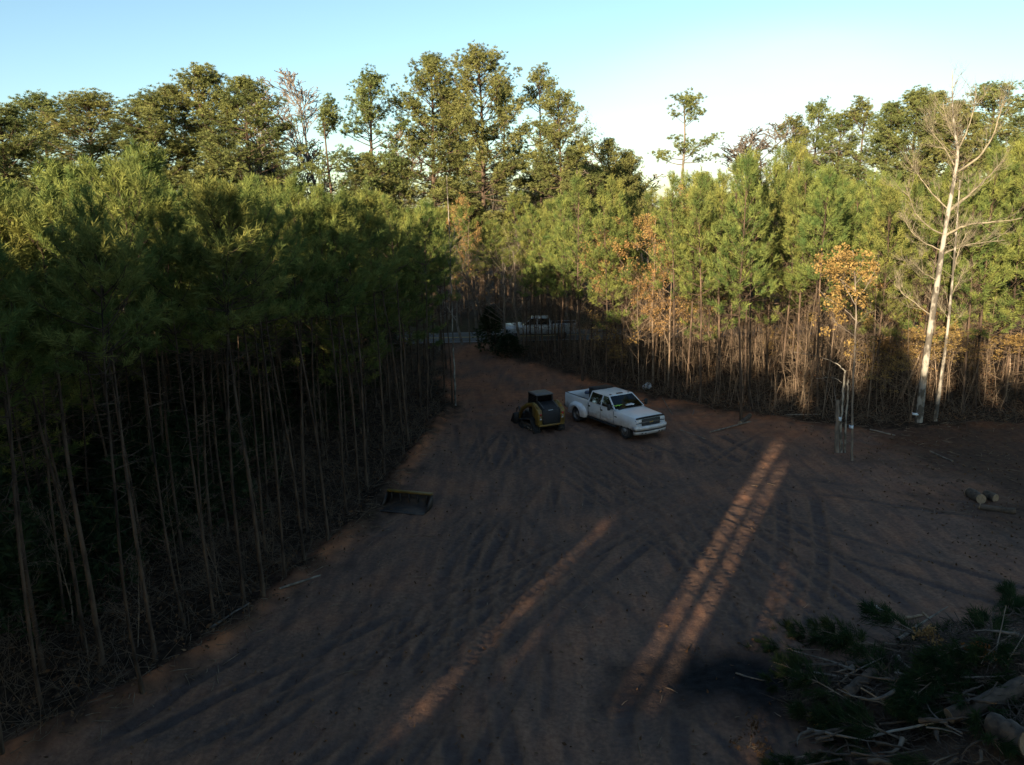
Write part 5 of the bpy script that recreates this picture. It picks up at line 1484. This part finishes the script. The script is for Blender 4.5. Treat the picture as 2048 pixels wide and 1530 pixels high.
# leafy orange tuft
def tuft_leaves(px, py, n, label, mat, sc=.18):
    c = pile_p(px, py, .25); rt = empty('leafy_branch', c); tag(rt, label, 'leafy branch')
    st = MB(); pts = []
    for q in range(6):
        d = nrm(pg.normal(size=3) * [1, 1, .5] + [0.4, 0, .2]); e = d * sc * 1.6
        st.tube([(0, 0, -.1), d * sc * .8, e], [.01, .006, .003], 4); pts.append(e * (.4 + .6 * pg.random((n // 6, 1))) + pg.normal(size=(n // 6, 3)) * sc * .3)
    st.build('stem', M['twig_bark'], rt); lf = MB(); leaves(lf, np.concatenate(pts), .05, pg); lf.build('leaves', M[mat], rt)
tuft_leaves(1862, 1280, 240, 'tuft of dry orange leaves high on the brush pile', 'tan_leaf', .22)
tuft_leaves(1950, 1312, 200, 'rusty brown leafy branch on the right part of the brush pile', 'red_leaf', .20)
tuft_leaves(1634, 1450, 240, 'yellowed leafy branch at the left foot of the brush pile', 'tan_leaf', .22)
tuft_leaves(1500, 1485, 150, 'dry brown leafy branch on the ground at the bottom border', 'litter_leaf', .3)
# sawn rounds on the right, and bits lying about
def ground_log(a, b, r, bark, label, cat='log', name='log'):
    A, B = gp(*a), gp(*b); A[2] = gz(A[0], A[1]) + r * .8; B[2] = gz(B[0], B[1]) + r * .8
    return log(name, tuple(A), tuple(B), r, r * .9, bark, label, cat)
ground_log((1938, 992), (1962, 1006), .17, 'log_bark', 'pale sawn log, left one of two lying on the littered ground under the right-hand trees')
ground_log((1972, 996), (1990, 1004), .15, 'log_bark', 'pale sawn log, right one of two lying on the littered ground under the right-hand trees')
ground_log((1958, 1020), (2030, 1030), .10, 'log_bark', 'dark log lying just below the two pale sawn logs')
ground_log((1480, 850), (1500, 838), .10, 'log_bark', 'dark log against the stem at the clearing edge right of the white pickup')
for k, (a, b, r, l) in enumerate((((1420, 868), (1500, 846), .03, 'long pale fallen pole at the wood edge right of the white pickup'), ((1360, 862), (1410, 880), .025, 'fallen branch just right of the front of the white pickup'),
        ((1385, 830), (1395, 800), .02, 'thin stick leaning in the brush behind the front of the white pickup'), ((1640, 830), (1570, 836), .03, 'pale fallen stick left of the snapped trunk'),
        ((1790, 870), (1740, 862), .03, 'fallen branch right of the slim tan-leaved sapling'), ((1860, 905), (1905, 925), .03, 'pale branch on the ground below the white-barked trees'),
        ((560, 1190), (640, 1150), .03, 'fallen branch along the dirt edge of the shaded stand'), ((420, 1262), (500, 1222), .03, 'thin log along the near dirt edge of the shaded stand'),
        ((1325, 800), (1345, 830), .02, 'thin upright stick beside the pail'))):
    ground_log(a, b, r, 'grey_bark', l, 'branch', 'branch')

# ------------------------------------------------------------------ brush, leaves and sticks nobody could count
def scatter():
    r = np.random.default_rng(41)
    mb = MB(); lf = MB(); P = []
    # twiggy brush in the stands: dead stems and branches near the ground
    n = 0
    while n < 1900:
        if r.random() < .45: y = r.uniform(14, 68); x = r.uniform(-.68 * y - 1, -2.5)
        else: y = r.uniform(37, 68); x = r.uniform(0, .68 * y + 2)
        s = -float(sdist(np.array([x]), np.array([y]))[0])
        if s < .1 or s > 13: continue
        n += 1; z = gz(x, y)
        for q in range(5):
            d = nrm(r.normal(size=3) * [1, 1, .5] + [0, 0, .7]); L = .35 + 1.2 * r.random()
            b = np.array([x, y, z]) + r.normal(size=3) * [.35, .35, .0]
            p1 = b + d * L * .55; p2 = b + d * L + r.normal(size=3) * .15
            mb.tube([b, p1, p2], [.010, .007, .003], 3, cap=False)
            for _ in range(2): mb.tube([p1, p1 + nrm(d + r.normal(size=3) * .8) * L * .45], [.005, .002], 3, cap=False)
        if r.random() < .5: P.append(np.array([x, y, z + .3]) + r.normal(size=(14, 3)) * [.4, .4, .2])
    o = mb.build('brush', M['twig_bark']); tag(o, 'low tangle of dead twigs under the trees on both sides', 'brush', kind='stuff')
    leaves(lf, np.concatenate(P), .06, r)
    # fallen leaves and chips
    Q = []
    while len(Q) < 24000:
        y = r.uniform(13.5, 68); x = r.uniform(-.68 * y, .68 * y + 2)
        Q.append((x, y))
    Q = np.array(Q); s = sdist(Q[:, 0], Q[:, 1])
    pr = np.where(s < -.2, 1, np.where(Q[:, 0] > 14.5, .55, .13 + .5 * np.exp(-(s / .6) ** 2)))
    Q = Q[r.random(len(Q)) < pr]
    leaves(lf, np.stack([Q[:, 0], Q[:, 1], gzs(Q[:, 0], Q[:, 1]) + .03], 1), .055, r)
    o = lf.build('leaf_litter', M['litter_leaf']); tag(o, 'fallen dry leaves and chips on the ground', 'leaf litter', kind='stuff')
    st = MB(); k = 0
    while k < 900:
        y = r.uniform(14, 52); x = r.uniform(-.6 * y, .66 * y); s = float(sdist(np.array([x]), np.array([y]))[0])
        p_ = .03 + .9 * math.exp(-(s / .9) ** 2) + (.5 if x > 15 else 0) + (.5 if y < 20 and x > 7 else 0)
        if r.random() > p_: continue
        k += 1; a = r.random() * 6.28; L = .12 + .6 * r.random() ** 2; z = gz(x, y) + .03
        d = np.array([math.cos(a), math.sin(a), .1 * r.normal()]) * L / 2; c = np.array([x, y, z])
        st.tube([c - d, c + r.normal(size=3) * .02, c + d], [.012, .011, .006], 4)
    o = st.build('sticks', M['twig_bark']); tag(o, 'small broken sticks strewn over the dirt', 'sticks', kind='stuff')
    # tall dead twigs and vines at the back of the sunlit stand
    tw = MB(); n = 0
    while n < 1350:
        y = r.uniform(41, 68) if n < 550 else r.uniform(57, 68.3); x = r.uniform(3.5 if n < 550 else 6.5, .68 * y + 2)
        s = -float(sdist(np.array([x]), np.array([y]))[0])
        if s < .6: continue
        n += 1; z = gz(x, y); H = r.uniform(1.2, 4.0) if n < 550 else r.uniform(2.5, 6)
        b = np.array([x, y, z]); t = b + np.array([r.normal() * .35, r.normal() * .35, H]); m_ = (b + t) / 2 + r.normal(size=3) * .12
        tw.tube([b, m_, t], [.018, .013, .005], 4, cap=False)
        for q in range(7):
            u = .2 + .75 * r.random(); p0 = b + (t - b) * u; d = nrm(r.normal(size=3) * [1, 1, .4] + [0, 0, .45]); L = .3 + .9 * r.random()
            p1 = p0 + d * L; tw.tube([p0, p0 + d * L * .5 + r.normal(size=3) * .04, p1], [.009, .006, .003], 3, cap=False)
    o = tw.build('thicket', M['twig_bark']); tag(o, 'thicket of upright dead stems among the sunlit pines', 'thicket', kind='stuff')
    # evergreen undergrowth that closes off the dark stand
    ev = MB(); B, A = [], []; n = 0
    while n < 420:
        y = r.uniform(16, 69); x = r.uniform(-.68 * y - 2, -4)
        s = -float(sdist(np.array([x]), np.array([y]))[0])
        if s < 4 + 3 * r.random(): continue
        n += 1; z = gz(x, y); H = r.uniform(1.2, 4.0); R_ = r.uniform(.6, 1.3)
        for q in range(46):
            t = r.random(); a = r.random() * 6.28; rr = R_ * (1 - t * .7) * math.sqrt(r.random())
            B.append((x + rr * math.cos(a), y + rr * math.sin(a), z + .1 + t * H)); A.append((math.cos(a), math.sin(a), .7))
    tufts(ev, B, A, 9, .34, .07, (10, 80), r, .2)
    o = ev.build('undergrowth', M['evergreen']); tag(o, 'dark evergreen undergrowth deep in the shaded stand', 'undergrowth', kind='stuff')
scatter()
